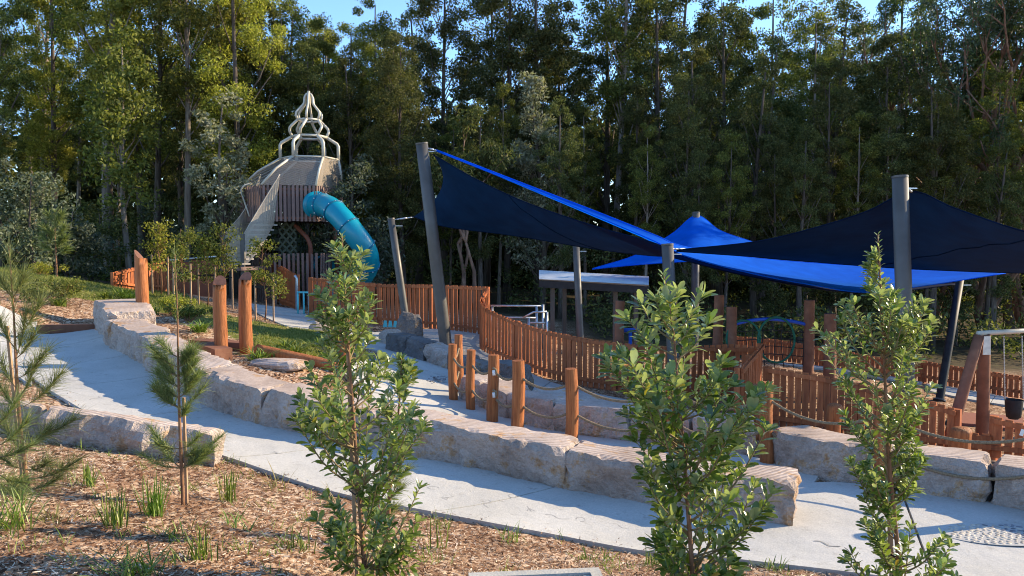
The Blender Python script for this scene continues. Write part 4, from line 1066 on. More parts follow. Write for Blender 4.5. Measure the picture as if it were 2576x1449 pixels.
# pebble inlay on the forecourt
pc = GT(2525, 1356); pz = T(pc.x, pc.y) + .045
inlay = thing('pebble_inlay', 'oval inlay of pale and grey pebbles set in the forecourt', 'inlay', (pc.x, pc.y, pz))
mb = MB(); ov = [Vector((pc.x + .60 * math.cos(a), pc.y + .30 * math.sin(a), pz + .002)) for a in np.linspace(0, 2 * math.pi, 40)[:-1]]
mb.add(ov + [v_ + Vector((0, 0, .004)) for v_ in ov], [tuple(range(39, 78))] + [(i, (i + 1) % 39, 39 + (i + 1) % 39, 39 + i) for i in range(39)]); mb.build('mortar_bed', M['mortar'], inlay)
pb = {}
for key in ('pebble_a', 'pebble_b'):
    V = []; Fs = []
    for j in range(5):
        ph = j / 4 * math.pi / 2
        for i in range(8):
            a = i * math.pi / 4; k = 1 + .12 * math.sin(i * 2.4)
            V.append((.036 * k * math.cos(a) * math.cos(ph), .024 * k * math.sin(a) * math.cos(ph), .016 * math.sin(ph)))
    for j in range(4):
        for i in range(8): Fs.append((j * 8 + i, j * 8 + (i + 1) % 8, (j + 1) * 8 + (i + 1) % 8, (j + 1) * 8 + i))
    me = bpy.data.meshes.new('pebble'); me.from_pydata(V, [], Fs); me.materials.append(M[key]); me.polygons.foreach_set('use_smooth', [True] * len(Fs)); pb[key] = me
k = 0; spot = []
for iy in range(-9, 10):
    for ix in range(-9, 10):
        x = ix * .070 + (.035 if iy % 2 else 0) + rnd.uniform(-.008, .008); y = iy * .047 + rnd.uniform(-.006, .006)
        if (x / .58) ** 2 + (y / .28) ** 2 < 1: spot.append((x, y))
for x, y in spot[:298]:
    dark = (x * .8 + y * 1.5 + .25 * math.sin(x * 9)) > .12 and rnd.random() < .7
    o = link('pebble', pb['pebble_b' if dark else 'pebble_a'], inlay); o.location = (x + rnd.uniform(-.01, .01), y + rnd.uniform(-.008, .008), .003); o.rotation_euler = (0, 0, rnd.uniform(-1.2, 1.2)); k_ = rnd.uniform(.6, 1.0); o.scale = (k_, k_, .6)
# dark mosaic medallions on the lower path
ch = MB(); ch.box((0, 0, .004), (.05, .03, .008)); CHIPM = bpy.data.meshes.new('mosaic_stone'); CHIPM.from_pydata(ch.v, [], ch.f); CHIPM.materials.append(M['pebble_b'])
for x, y, r, lb in ((1085, 960, .34, 'larger'), (1150, 940, .2, 'smaller')):
    c = GT(x, y); c.z += .04; mz = thing('stone_mosaic', lb + ' dark stone mosaic ring set in the shaded path', 'mosaic', c)
    for i in range(60):
        a = rnd.uniform(0, 6.28); q = r * (rnd.choice((.3, .55, .75, 1)) + rnd.uniform(-.06, .06))
        o = link('mosaic_stone', CHIPM, mz); o.location = (q * math.cos(a), q * math.sin(a), 0); o.rotation_euler = (0, 0, a)

# ------------------------------------------------------------------ foliage helpers
def unit(v): return v / np.linalg.norm(v, axis=-1, keepdims=True)
def diamonds(P0, A, B):
    """four-cornered leaves: centre, half length vector, half width vector"""
    n = len(P0)
    V = np.stack([P0 - A, P0 + B - A * .1, P0 + A, P0 - B - A * .1], 1).reshape(-1, 3)
    Fq = np.arange(n * 4).reshape(n, 4)
    return V, Fq
def leaf_cloud(rng, centers, rad, per, length, width, droop=0.0, flat=.75):
    C = np.repeat(np.asarray(centers), per, 0); n = len(C)
    d = unit(rng.normal(size=(n, 3))); r = rng.random(n) ** .45
    Rr = np.repeat(np.asarray(rad), per)
    Pp = C + d * (r * Rr)[:, None] * np.array([1, 1, flat])
    a = unit(rng.normal(size=(n, 3)) + d * .8 + np.array([0, 0, -droop]))
    b = unit(np.cross(a, rng.normal(size=(n, 3))))
    L = length * rng.uniform(.6, 1.3, n); W = width * rng.uniform(.6, 1.3, n)
    return diamonds(Pp, a * L[:, None] / 2, b * W[:, None] / 2)
def tree_proto(name, seed, H, r0, crown, leaf, bark, clumps=75, per=120, L=.2, W=.1, crad=.5, lean=.4, droop=0., fork=None, limb_r=.25, flat=.75):
    """crown: list of (height fraction, radius). trunk + limbs in one mesh, leaves in another"""
    rng = np.random.default_rng(seed); rr = random.Random(seed)
    root = bpy.data.objects.new(name, None)
    mb = MB()
    lx, ly = rr.uniform(-lean, lean), rr.uniform(-lean, lean)
    tp = []
    for i in range(9):
        t = i / 8
        tp.append(Vector((lx * t * t + .12 * math.sin(seed + 5 * t), ly * t * t + .12 * math.cos(seed * 1.7 + 4 * t), H * t * .94 - .3 * (i == 0))))
    mb.tube(tp, [r0 * (1.25 if i == 0 else 1) * (1 - .82 * i / 8) for i in range(9)], 8, wob=.12, seed=seed)
    hs = [c[0] for c in crown]; rs = [c[1] for c in crown]
    w = np.array(rs); cs = []; rads = []
    while len(cs) < clumps:
        f = rr.uniform(hs[0], hs[-1]); rad = float(np.interp(f, hs, rs))
        if rr.random() > rad / max(rs) : continue
        a = rr.uniform(0, 2 * math.pi); q = rad * math.sqrt(rr.uniform(.12, 1))
        i = f * 8; k = min(int(i), 7); ax = tp[k].lerp(tp[k + 1], i - k)
        c = Vector((ax.x + q * math.cos(a), ax.y + q * math.sin(a), H * f)); cs.append(tuple(c)); rads.append(crad * rr.uniform(.6, 1.3))
        if rr.random() < limb_r:
            f2 = max(.12, f - q / H * rr.uniform(.8, 1.6)); i2 = f2 * 8; k2 = min(int(i2), 7); st = tp[k2].lerp(tp[k2 + 1], i2 - k2)
            md = st.lerp(c, .5) + Vector((rr.uniform(-.15, .15), rr.uniform(-.15, .15), -.1))
            br = r0 * (1 - .8 * f2) * .38
            mb.tube([st, md, c], [br, br * .7, br * .3], 5)
    bw = mb.build('trunk', bark); bw.data.polygons.foreach_set('use_smooth', [True] * len(bw.data.polygons)); bw.parent = root
    V, Fq = leaf_cloud(rng, cs, rads, per, L, W, droop, flat)
    cr = link('crown', mesh_np('crown', V, Fq, leaf), root)
    COL.objects.link(root)
    return root
def place(proto, used, x, y, rot, sc, label, cat, group, szz=None):
    o = proto if proto.name not in used else copy_tree(proto)
    used.add(proto.name)
    o.location = (x, y, T(x, y) - .05); o.rotation_euler = (0, 0, rot); o.scale = (sc, sc, szz or sc)
    tag(o, label, cat, group, 'thing'); return o
USED = set()
TALL = [(.26, .7), (.4, 1.5), (.6, 2.0), (.8, 1.7), (.95, .9), (1.0, .4)]
SLIM = [(.34, .6), (.5, 1.2), (.7, 1.6), (.9, 1.1), (1.0, .4)]
protos = [
 tree_proto('forest_tree', 101, 16.5, .19, TALL, M['leaf_yellow'], M['bark'], 104, 235, .135, .062),
 tree_proto('forest_tree', 102, 17.5, .17, SLIM, M['leaf_forest'], M['bark_pale'], 94, 235, .135, .062),
 tree_proto('forest_tree', 103, 15.5, .23, TALL, M['leaf_dark'], M['bark'], 104, 235, .135, .062),
 tree_proto('forest_tree', 104, 18.0, .20, SLIM, M['leaf_yellow'], M['bark_pale'], 96, 235, .135, .062, lean=.9),
 tree_proto('forest_tree', 105, 16.0, .16, TALL, M['leaf_forest'], M['bark'], 104, 235, .13, .06),
 tree_proto('forest_tree', 106, 15.0, .18, [(.12, .8), (.3, 1.5), (.55, 1.9), (.8, 1.5), (1.0, .5)], M['leaf_dark'], M['bark'], 125, 235, .135, .062),
]
frnd = random.Random(77)
FC = [0]
KIND_ = ['yellow-green', 'olive green pale-trunked', 'dark green', 'sunny leaning', 'mid-green', 'dark low-branched']
def forest_label(k, px, py):
    col = CX + F * px / py
    zone = 'at far left' if col < 300 else 'left of the tower' if col < 700 else 'behind the tower and slide' if col < 1040 else 'above the left navy sail' if col < 1650 else 'above the blue sail peak' if col < 2050 else 'above the right navy sail' if col < 2600 else 'beyond the right edge'
    return '%s forest tree %s' % (KIND_[k], zone) + (', front row' if py < 33.5 else ', deep in the wood' if py > 41 else '')
def forest_row(d, step, hw, kinds, hs, jit=1.0):
    x = -hw + frnd.uniform(0, step)
    while x < hw:
        px = x + frnd.uniform(-.3, .3) * step; py = d + frnd.uniform(-jit, jit)
        left = px < -5
        ks = kinds[0] if left else kinds[1]
        FC[0] += 1; k = ks[(FC[0] * 7 + frnd.randrange(2)) % len(ks)]
        s_ = frnd.uniform(*hs)
        col = CX + F * px / py
        if 690 < col < 1040: s_ *= .74
        elif 1040 <= col < 1900: s_ *= (.55 if col < 1500 else .74) if d < 36 else 1.12
        if col >= 1900 and d < 36: s_ *= .8
        if d > 42 and left: s_ *= .84
        if d > 36 and col < 700 and frnd.random() < .25: x += step; continue
        if not (d < 33 and 600 < col < 880):
            place(protos[k], USED, px, py, frnd.uniform(0, 6.28), s_ * .95, forest_label(k, px, py), 'tree', 'forest trees behind the playground', s_)
        x += step
forest_row(31.5, 3.3, 23, ((0, 1, 3, 4), (1, 2, 4, 5, 2)), (.85, 1.05))
forest_row(35, 2.7, 26, ((0, 0, 3, 4), (1, 2, 4, 5)), (.92, 1.12))
forest_row(39, 2.8, 29, ((0, 3, 1, 4), (2, 4, 5, 1)), (.95, 1.15))
forest_row(44, 3.4, 33, ((0, 1, 4, 2), (2, 5, 4)), (.95, 1.15))
forest_row(50, 3.8, 37, ((1, 4, 2), (2, 5, 4)), (.9, 1.1))
for px_, d_, k_, s_ in ((640, 33.5, 2, .8), (700, 36, 4, .85), (760, 33.2, 5, .7), (820, 35.2, 4, .76), (880, 33.4, 2, .68), (940, 36, 1, .8), (1000, 33, 5, .75), (840, 41, 2, .85), (960, 42, 4, .85), (720, 42, 2, .95), (780, 46, 4, .95)):
    p_ = P(px_, 0, d_); place(protos[k_], USED, p_.x, p_.y, frnd.uniform(0, 6), s_, forest_label(k_, p_.x, p_.y), 'tree', 'forest trees behind the playground')
for i_ in range(10):
    px_ = 1640 + i_ * 100 + frnd.uniform(-25, 25); d_ = frnd.uniform(29.5, 31.5); k_ = (1, 5, 4, 5, 2)[i_ % 5]; p_ = P(px_, 0, d_)
    place(protos[k_], USED, p_.x, p_.y, frnd.uniform(0, 6), (.42 if px_ < 1700 else .5 if px_ < 2200 else .58) * frnd.uniform(.9, 1.1), forest_label(k_, p_.x, p_.y) + ', short', 'tree', 'forest trees behind the playground')
# the wood goes on to the right of the frame and shades the play area
for x, y in ((29, 33), (36, 36)):
    k = frnd.choice((1, 2, 4, 5)); place(protos[k], USED, x, y, frnd.uniform(0, 6), frnd.uniform(.9, 1.1), forest_label(k, x, y), 'tree', 'forest trees behind the playground')
for p_ in protos:
    if p_.name not in USED: place(p_, USED, -24, 33, 1, 1, 'lone leaning forest tree at the far left frame edge', 'tree', 'forest trees behind the playground')
_by = {}
for o_ in bpy.data.objects:
    if o_.parent is None and o_.get('group') == 'forest trees behind the playground': _by.setdefault(o_['label'], []).append(o_)
_ord = ['leftmost', 'second from left', 'third from left', 'fourth from left', 'fifth from left', 'sixth from left']
for lb_, os_ in _by.items():
    if len(os_) > 1:
        for i_, o_ in enumerate(sorted(os_, key=lambda q: q.location.x / q.location.y)): o_['label'] = lb_ + ', ' + _ord[min(i_, 5)]
# deep wood beyond the rows reads as one mass
rng = np.random.default_rng(9)
n = 1900; cx_ = rng.uniform(-60, 60, n); cy_ = rng.uniform(53, 68, n); cz_ = 11.5 * rng.random(n) ** 1.5
V, Fq = leaf_cloud(rng, np.column_stack([cx_, cy_, cz_]), np.full(n, 1.9), 90, .6, .4)
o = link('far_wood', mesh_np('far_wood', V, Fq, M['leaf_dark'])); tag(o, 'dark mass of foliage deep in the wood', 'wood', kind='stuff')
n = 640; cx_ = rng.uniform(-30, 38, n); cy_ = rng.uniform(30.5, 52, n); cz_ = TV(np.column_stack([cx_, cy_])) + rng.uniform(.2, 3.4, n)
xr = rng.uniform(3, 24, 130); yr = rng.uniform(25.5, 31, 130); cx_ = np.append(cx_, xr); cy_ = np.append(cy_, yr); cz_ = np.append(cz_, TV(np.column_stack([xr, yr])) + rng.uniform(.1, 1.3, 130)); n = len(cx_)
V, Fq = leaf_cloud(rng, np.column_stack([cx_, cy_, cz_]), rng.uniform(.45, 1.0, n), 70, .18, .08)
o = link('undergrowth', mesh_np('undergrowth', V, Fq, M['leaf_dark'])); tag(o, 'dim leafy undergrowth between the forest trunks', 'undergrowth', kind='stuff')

# characterful single trees
def solo(name, label, px, d, H, r0, crown, leaf, bark, seed, cat='tree', **kw):
    t = tree_proto(name, seed, H, r0, crown, leaf, bark, **kw); p = P(px, 0, d)
    t.location = (p.x, p.y, T(p.x, p.y) - .05); tag(t, label, cat, kind='thing'); return t
CONE = [(.22, 1.3), (.4, 1.75), (.6, 1.35), (.8, .85), (1, .2)]
solo('silver_tree', 'pale silvery cone-shaped tree behind the left navy sail', 1365, 33, 10.2, .14, CONE, M['leaf_silver'], M['bark'], 201, clumps=90, per=110, L=.17, W=.07, crad=.42)
solo('silver_tree', 'silvery bushy tree left of the tower spire', 540, 29, 7.6, .13, [(.3, .8), (.55, 1.3), (.8, 1.1), (1, .5)], M['leaf_silver'], M['bark'], 202, clumps=50, per=110, L=.17, W=.07, crad=.42)
solo('blue_grey_tree', 'dark blue-grey bushy tree right of the teal slide', 895, 29.5, 5.6, .12, [(.12, 1.2), (.45, 1.5), (.75, 1.1), (1, .5)], M['leaf_bluegrey'], M['bark'], 203, clumps=60, per=110, L=.17, W=.07, crad=.45)
solo('broadleaf_tree', 'yellow-green tree standing left of the tower', 310, 29, 9.5, .13, [(.35, .7), (.6, 1.3), (.85, 1.0), (1, .4)], M['leaf_forest'], M['bark_pale'], 204, clumps=60, per=115, L=.18, W=.09)
for i, (px, d, H, lb) in enumerate(((60, 25.5, 3.4, 'silver-green shrub at the far left behind the lawn ridge'), (150, 27, 2.6, 'blue-grey shrub behind the small pine'), (222, 28.5, 3.0, 'dark shrub between the pine and the far fence'), (400, 31, 3.4, 'blue-grey shrub in shade behind the far fence'), (-30, 26.5, 5.2, 'tall silver shrub cut by the left frame edge'))):
    solo('shrub', lb, px, d, H, .06, [(.1, 1.0), (.4, 1.35), (.75, 1.1), (1, .5)], M['leaf_bluegrey' if i in (1, 3, 4) else ('leaf_grey' if i == 0 else 'leaf_dark')], M['bark'], 210 + i, 'shrub', clumps=42, per=110, L=.14, W=.06, crad=.42)
# spreading gums at right with reddish limbs
def gum(label, px, d, H, seed, r0, spread, leaf='leaf_euc', nl=9, side=None):
    rr = random.Random(seed); rng = np.random.default_rng(seed)
    p = P(px, 0, d); root = thing('gum_tree', label, 'tree', (p.x, p.y, T(p.x, p.y)))
    mb = MB(); o0 = origin(root); cs = []; rads = []
    def limb(a, dirv, L, r, depth):
        pts = [a]; dv = dirv.normalized()
        for i in range(5):
            dv = (dv + Vector((rr.uniform(-.3, .3), rr.uniform(-.3, .3), rr.uniform(-.05, .25)))).normalized()
            pts.append(pts[-1] + dv * L / 5)
        mb.tube(pts, [r * (1 - .11 * i) for i in range(6)], 7, wob=.12, seed=rr.random() * 9)
        if depth == 0 or r < .03:
            for q in pts[2:]:
                cs.append(tuple(q - o0)); rads.append(rr.uniform(.35, .75))
            return
        for k in range(rr.choice((2, 3))):
            b = pts[rr.choice((3, 4, 5))]
            sd = Vector((rr.uniform(-1, 1), rr.uniform(-1, 1), rr.uniform(.1, .9)))
            limb(b, dv * .6 + sd * spread, L * rr.uniform(.6, .8), r * rr.uniform(.5, .65), depth - 1)
    for k in range(nl):
        a = o0 + Vector((rr.uniform(-.15, .15), rr.uniform(-.15, .15), -.2))
        an = 2 * math.pi * k / nl + rr.uniform(-.4, .4)
        limb(a, Vector((math.cos(an) * .45, math.sin(an) * .45, 1)), H * .5, r0 * rr.uniform(.7, 1.1), 3)
    mb.build('trunk', M['bark_red'], root, True)
    V, Fq = leaf_cloud(rng, cs, rads, 85, .19, .055, droop=.8)
    link('crown', mesh_np('crown', V, Fq, M[leaf]), root)
gum('spreading gum with several reddish trunks at the right edge', 2500, 33, 14.5, 301, .19, .8, nl=4)
gum('tall open gum with pale crooked limbs right of centre', 2370, 35.5, 16, 302, .2, .7, nl=3)
gum('leaning gum beyond the swing at the far right', 2620, 34, 15, 303, .2, .8, nl=3)
gum('twisted double-trunked tree behind the leaning poles', 1180, 30.5, 6, 304, .12, .6, 'leaf_dark', nl=2)

# ------------------------------------------------------------------ young broadleaf saplings in front
def leaf_mesh(name, mat, wid=.19, teeth=True, curl=.16):
    n = 9; V = []; Fs = []
    prof = [.05, .30, .52, .72, .9, 1.0, .98, .78, .28]
    for i in range(n):
        t = i / (n - 1); w = wid * prof[i] * (1 + (.13 if (i % 2 and teeth) else -.06))
        z = -curl * t * t
        V += [(t, w, z + .05 * prof[i]), (t, 0, z), (t, -w, z + .05 * prof[i])]
    for i in range(n - 1):
        a = i * 3; Fs += [(a, a + 1, a + 4, a + 3), (a + 1, a + 2, a + 5, a + 4)]
    me = bpy.data.meshes.new(name); me.from_pydata(V, [], Fs); me.materials.append(mat)
    me.polygons.foreach_set('use_smooth', [True] * len(Fs)); return me
for k_ in ('leaf_a', 'leaf_b', 'leaf_t', 'leaf_y'): pass
LEAF = [leaf_mesh('leaf', M['leaf_banksia'], .19), leaf_mesh('leaf', M['leaf_banksia'], .16, True, .3), leaf_mesh('leaf', M['leaf_banksia'], .22, True, .05)]
LEAF_T = leaf_mesh('leaf', M['leaf_tip'], .14); LEAF_Y = leaf_mesh('leaf', M['leaf_yell'], .19)
LV = np.array([v_.co[:] for v_ in LEAF[0].vertices]); LF = np.array([list(p_.vertices) for p_ in LEAF[0].polygons])
def sapling(label, trunk, d, prof, leaf_len, nbr, per, seed, tips=True, stake=None, tip_col=.0, limit=300):
    rr = random.Random(seed)
    pts = [P(x, y, d) for x, y in trunk]
    b = pts[-1]; g = T(b.x, b.y)
    low = Vector((b.x + (b.x - pts[-2].x) * .3, b.y, g))
    line = smooth_pts(pts + [low], 30)                 # top -> base
    root = thing('banksia_sapling', label, 'sapling', low, 'young saplings in the mulch bed')
    H = line[0].z - low.z
    mb = MB(); mb.tube(line, [.004 + .013 * (i / 29) for i in range(30)], 8, wob=.15, seed=seed); mb.build('trunk', M['stem'], root, True)
    tz = [p.z for p in line]
    def on_trunk(z):
        for i in range(29):
            if tz[i] >= z >= tz[i + 1]:
                return line[i].lerp(line[i + 1], (tz[i] - z) / max(tz[i] - tz[i + 1], 1e-6))
        return line[-1] if z < tz[-1] else line[0]
    ys = [q[0] for q in prof]; ls = [q[1] for q in prof]; rs_ = [q[2] for q in prof]
    mats = []; wood = MB()
    def put(p, dirv, L, kind=0):
        dirv = dirv.normalized()
        up = Vector((rr.uniform(-.5, .5), rr.uniform(-.5, .5), 1)); side = up.cross(dirv).normalized(); nrm = dirv.cross(side)
        m4 = Matrix((dirv * L, side * L, nrm * L)).transposed().to_4x4(); m4.translation = p - root.location
        mats.append((m4, kind))
    wmax = max(max(ls), max(rs_)); made = 0; ga = rr.uniform(0, 6)
    while made < nbr:
        y = rr.uniform(ys[0], ys[-1]); l = float(np.interp(y, ys, ls)); r_ = float(np.interp(y, ys, rs_))
        if rr.random() > .25 + .75 * (l + r_) / (2 * wmax): continue
        made += 1; ga += 2.399
        ca, sa = math.cos(ga), math.sin(ga)
        reach = (r_ if ca > 0 else l) * d / F * rr.uniform(.62, 1.0)
        ztip = P(0, y, d).z
        za = ztip - reach * rr.uniform(.6, 1.25) - .02
        st = on_trunk(max(za, low.z + .12)); rise = max(ztip - st.z, .02)
        tip = Vector((st.x + reach * ca, st.y + reach * sa * .9, st.z + rise))
        md = st.lerp(tip, .55) - Vector((0, 0, rise * .18))
        cur = smooth_pts([st, md, tip], 9)
        wood.tube(cur, [.0065 * (1 - .09 * i) * (.5 + reach * 1.2) + .001 for i in range(9)], 5)
        n = max(4, int(per * (.45 + reach * 1.5)))
        for k in range(n):
            t = .28 + .72 * (k + rr.random()) / n; q = t * 8; i = min(int(q), 7); p = cur[i].lerp(cur[i + 1], q - i)
            dv = (cur[i + 1] - cur[i]).normalized(); an = k * 2.399 + rr.uniform(-.4, .4)
            o1 = dv.orthogonal().normalized(); o2 = dv.cross(o1)
            out = o1 * math.cos(an) + o2 * math.sin(an)
            put(p, dv * rr.uniform(.35, .9) + out + Vector((0, 0, .25)), leaf_len * rr.uniform(.6, 1.15))
        for k in range(7):
            an = k * .9; dv = (cur[8] - cur[7]).normalized(); o1 = dv.orthogonal().normalized(); o2 = dv.cross(o1)
            put(cur[8], dv * rr.uniform(.7, 1.3) + (o1 * math.cos(an) + o2 * math.sin(an)) * .7, leaf_len * rr.uniform(.7, 1.1), 1 if rr.random() < tip_col else (2 if rr.random() < .02 else 0))
    # leader
    for k in range(46):
        p = line[0].lerp(line[6], k / 46); an = k * 2.399
        put(p, Vector((math.cos(an), math.sin(an), 1.0 + .5 * (k < 8))), leaf_len * (.5 + .35 * k / 46), 1 if (k < 9 and tip_col >= 0) else 0)
    wood.build('branches', M['twig'], root, True, kind='stuff')
    mats.sort(key=lambda q: (q[0].translation.y))
    for m4, kind in mats[:limit]:
        o = link('leaf', LEAF_T if kind == 1 else (LEAF_Y if kind == 2 else rr.choice(LEAF)), root); o.matrix_basis = m4
    rest = mats[limit:]
    if rest:
        A = np.array([np.array(m4) for m4, _ in rest])
        Vh = np.column_stack([LV, np.ones(len(LV))])
        V = np.einsum('nij,kj->nki', A, Vh)[:, :, :3].reshape(-1, 3)
        Fq = (LF[None] + (np.arange(len(rest)) * len(LV))[:, None, None]).reshape(-1, 4)
        me = mesh_np('foliage', V, Fq, M['leaf_banksia_s']); me.polygons.foreach_set('use_smooth', [True] * len(me.polygons))
        o = link('foliage', me, root); o['kind'] = 'stuff'
    if stake:
        a = P(stake[0], stake[1], d + .06); e = P(stake[2], trunk[-1][1], d + .06); e.z = T(e.x, e.y) - .1
        mb = MB(); mb.beam(e, a, .022, .022, Vector((1, 0, 0))); mb.build('stake', M['stake'], root)
        for f in (.35, .62):
            c = e.lerp(a, f); mb = MB(); mb.tube([c + Vector((-.02, -.02, 0)), c + Vector((.03, -.10, 0)), c + Vector((.05, -.02, 0))], .005, 5); mb.build('tie', M['tie'], root)
    return root
sapling('bushy staked sapling left of centre in front of the long wall', [(860, 592), (872, 800), (885, 1000), (900, 1200), (918, 1440)], 4.7,
        [(620, 35, 50), (700, 60, 65), (800, 95, 75), (880, 95, 75), (960, 150, 170), (1020, 175, 195), (1090, 155, 185), (1150, 120, 160), (1200, 95, 120), (1260, 115, 180), (1330, 125, 155), (1430, 105, 120)], .075, 100, 27, 5, stake=(868, 700, 900))
sapling('broad large-leaved sapling right of centre with orange tips', [(1668, 690), (1690, 800), (1708, 1000), (1725, 1200), (1742, 1440)], 4.6,
        [(720, 60, 70), (760, 130, 90), (840, 130, 120), (910, 210, 130), (970, 205, 200), (1040, 150, 220), (1120, 130, 200), (1200, 115, 210), (1270, 105, 200), (1340, 110, 145), (1440, 105, 130)], .102, 84, 24, 8, tip_col=.04)
sapling('tall slender sapling at right with a thin pointed top', [(2208, 590), (2215, 720), (2224, 900), (2236, 1150), (2264, 1445)], 4.6,
        [(640, 18, 20), (720, 40, 45), (765, 120, 110), (850, 180, 110), (910, 190, 95), (960, 130, 120), (1040, 105, 100), (1100, 140, 75), (1180, 145, 80), (1240, 80, 60), (1310, 100, 90), (1370, 150, 130), (1430, 140, 130)], .063, 118, 32, 13, stake=(2226, 980, 2254))
# small bushy shoots beside the first sapling
sapling('small leafy banksia shoot in front of the rope posts', [(1010, 900), (1008, 960), (1002, 1040), (985, 1180), (975, 1330)], 5.6, [(905, 12, 18), (950, 30, 40), (1010, 50, 50), (1080, 40, 45)], .08, 20, 18, 17, tip_col=-1)

# ------------------------------------------------------------------ she-oak saplings with needle foliage
def needles(rng, P0, D, L, w):
    n = len(P0); side = unit(np.cross(D, rng.normal(size=(n, 3)))) * w
    mid = P0 + D * (L * .55)[:, None] + np.array([0, 0, -.03]) * L[:, None]
    end = P0 + D * L[:, None] + np.array([0, 0, -.16]) * L[:, None]
    V = np.stack([P0 - side, P0 + side, mid + side * .8, mid - side * .8, end + side * .15, end - side * .15], 1).reshape(-1, 3)
    i = np.arange(n) * 6
    Fq = np.concatenate([np.stack([i, i + 1, i + 2, i + 3], 1), np.stack([i + 3, i + 2, i + 4, i + 5], 1)])
    return V, Fq
def she_oak(label, trunk, d, branches, seed, nl=.2, dens=60, r=.016, mat='needle', stake=None, topn=160):
    """branches: (y at trunk, tip dx px, tip y) in the photograph's plane, depth random"""
    rr = random.Random(seed); rng = np.random.default_rng(seed)
    pts = [P(x, y, d) for x, y in trunk]; b = pts[-1]; low = Vector((b.x, b.y, T(b.x, b.y))); 
    if low.z < b.z: pts.append(low)
    line = smooth_pts(pts, 26)
    root = thing('she_oak_sapling', label, 'sapling', line[-1], 'young saplings in the mulch bed')
    mb = MB(); mb.tube(line, [.003 + r * (i / 25) for i in range(26)], 7, wob=.1, seed=seed); mb.build('trunk', M['stem'], root, True)
    tz = [p.z for p in line]; wood = MB(); PP = []; DD = []
    for y0, dx, y1 in branches:
        z0 = P(0, y0, d).z; st = min(line, key=lambda p: abs(p.z - z0))
        dx = dx * (.74 if 'left edge' in label else 1)
        tip = Vector((st.x + dx * d / F, st.y + rr.uniform(-.5, .5) * abs(dx) * d / F, P(0, y1, d).z))
        cur = smooth_pts([st, st.lerp(tip, .5) - Vector((0, 0, .1 * (tip - st).length)), tip], 8)
        wood.tube(cur, [.005 * (1 - .1 * i) for i in range(8)], 4)
        n = int(dens * 3.2 * (.4 + (tip - st).length * 2.2))
        for k in range(n):
            t = rr.uniform(.2, 1); q = t * 7; i = min(int(q), 6); p = cur[i].lerp(cur[i + 1], q - i); dv = (cur[i + 1] - cur[i]).normalized()
            PP.append(tuple(p)); DD.append(tuple((dv * .8 + Vector((rr.gauss(0, .5), rr.gauss(0, .5), rr.gauss(.35, .45)))).normalized()))
    for k in range(topn):
        p = line[0].lerp(line[7], rr.random()); PP.append(tuple(p)); DD.append(tuple(Vector((rr.gauss(0, .35), rr.gauss(0, .35), 1)).normalized()))
    wood.build('branches', M['twig'], root, True, kind='stuff')
    PP = np.array(PP) - np.array(root.location); DD = np.array(DD)
    V, Fq = needles(rng, PP, DD, nl * rng.uniform(.5, 1.2, len(PP)), .0015 if d < 10 else .008)
    o = link('foliage', mesh_np('foliage', V, Fq, M[mat]), root); o['kind'] = 'stuff'
    if stake:
        a = P(stake[0], stake[1], d + .05); e = P(stake[2], trunk[-1][1], d + .05); e.z = T(e.x, e.y) - .1
        mb = MB(); mb.beam(e, a, .02, .02, Vector((1, 0, 0))); mb.build('stake', M['stake'], root)
    return root
she_oak('tall feathery she-oak sapling at the left edge', [(22, 620), (34, 780), (42, 950), (55, 1120), (74, 1255)], 6.0,
        [(760, -40, 700), (760, 60, 690), (840, 90, 760), (900, 100, 830), (880, -60, 800), (960, 130, 880), (980, -80, 900), (1020, 120, 945), (1040, -80, 980), (1110, 170, 1060), (1130, 100, 1080), (1120, -90, 1070), (1180, 120, 1150), (1200, 150, 1170), (1190, -100, 1150), (1220, 90, 1210), (1230, -60, 1230), (900, 40, 780), (1000, 60, 920)], 41, .2, 62, .017, stake=(18, 820, 62))
br_ = [(y, dx, y - abs(dx) * rnd.uniform(.5, 1.1) - 10) for y, dx in [(rnd.uniform(900, 1065), rnd.choice((-1, 1)) * rnd.uniform(18, 66)) for _ in range(34)]]
br_ += [(y, dx, y - abs(dx) * rnd.uniform(.3, .8)) for y, dx in [(rnd.uniform(1130, 1185), rnd.choice((-1, 1)) * rnd.uniform(30, 95)) for _ in range(12)]]
she_oak('feathery she-oak sapling with a bare mid trunk', [(440, 640), (446, 780), (448, 900), (452, 1060), (460, 1255)], 6.2, br_, 42, .13, 60, .014, stake=(462, 1000, 470), topn=90)
she_oak('small she-oak half hidden behind the bushy staked sapling', [(962, 1130), (958, 1180), (952, 1260), (945, 1330)], 5.9,
        [(1230, 60, 1140), (1240, 75, 1180), (1260, -50, 1180), (1270, 60, 1230), (1290, -60, 1230), (1300, 50, 1270)], 43, .14, 70, .01, topn=50)
she_oak('orange-tipped she-oak fronds at the far left edge', [(-22, 980), (-20, 1050), (-14, 1150), (-8, 1250)], 5.4,
        [(1080, 90, 1010), (1120, 120, 1060), (1150, 130, 1120), (1180, 140, 1200), (1200, 110, 1250)], 44, .2, 60, .012)
# little pine and reedy stems on the ridge
she_oak('small young pine standing on the lawn ridge', [(137, 532), (139, 600), (142, 670)], 23.5,
        [(560, -16, 540), (560, 16, 540), (590, -24, 570), (590, 26, 572), (615, -28, 598), (615, 30, 598), (635, -26, 620), (640, 26, 626), (575, 10, 550), (605, -12, 585), (625, 14, 606)], 45, .32, 40, .03, 'needle', topn=60)

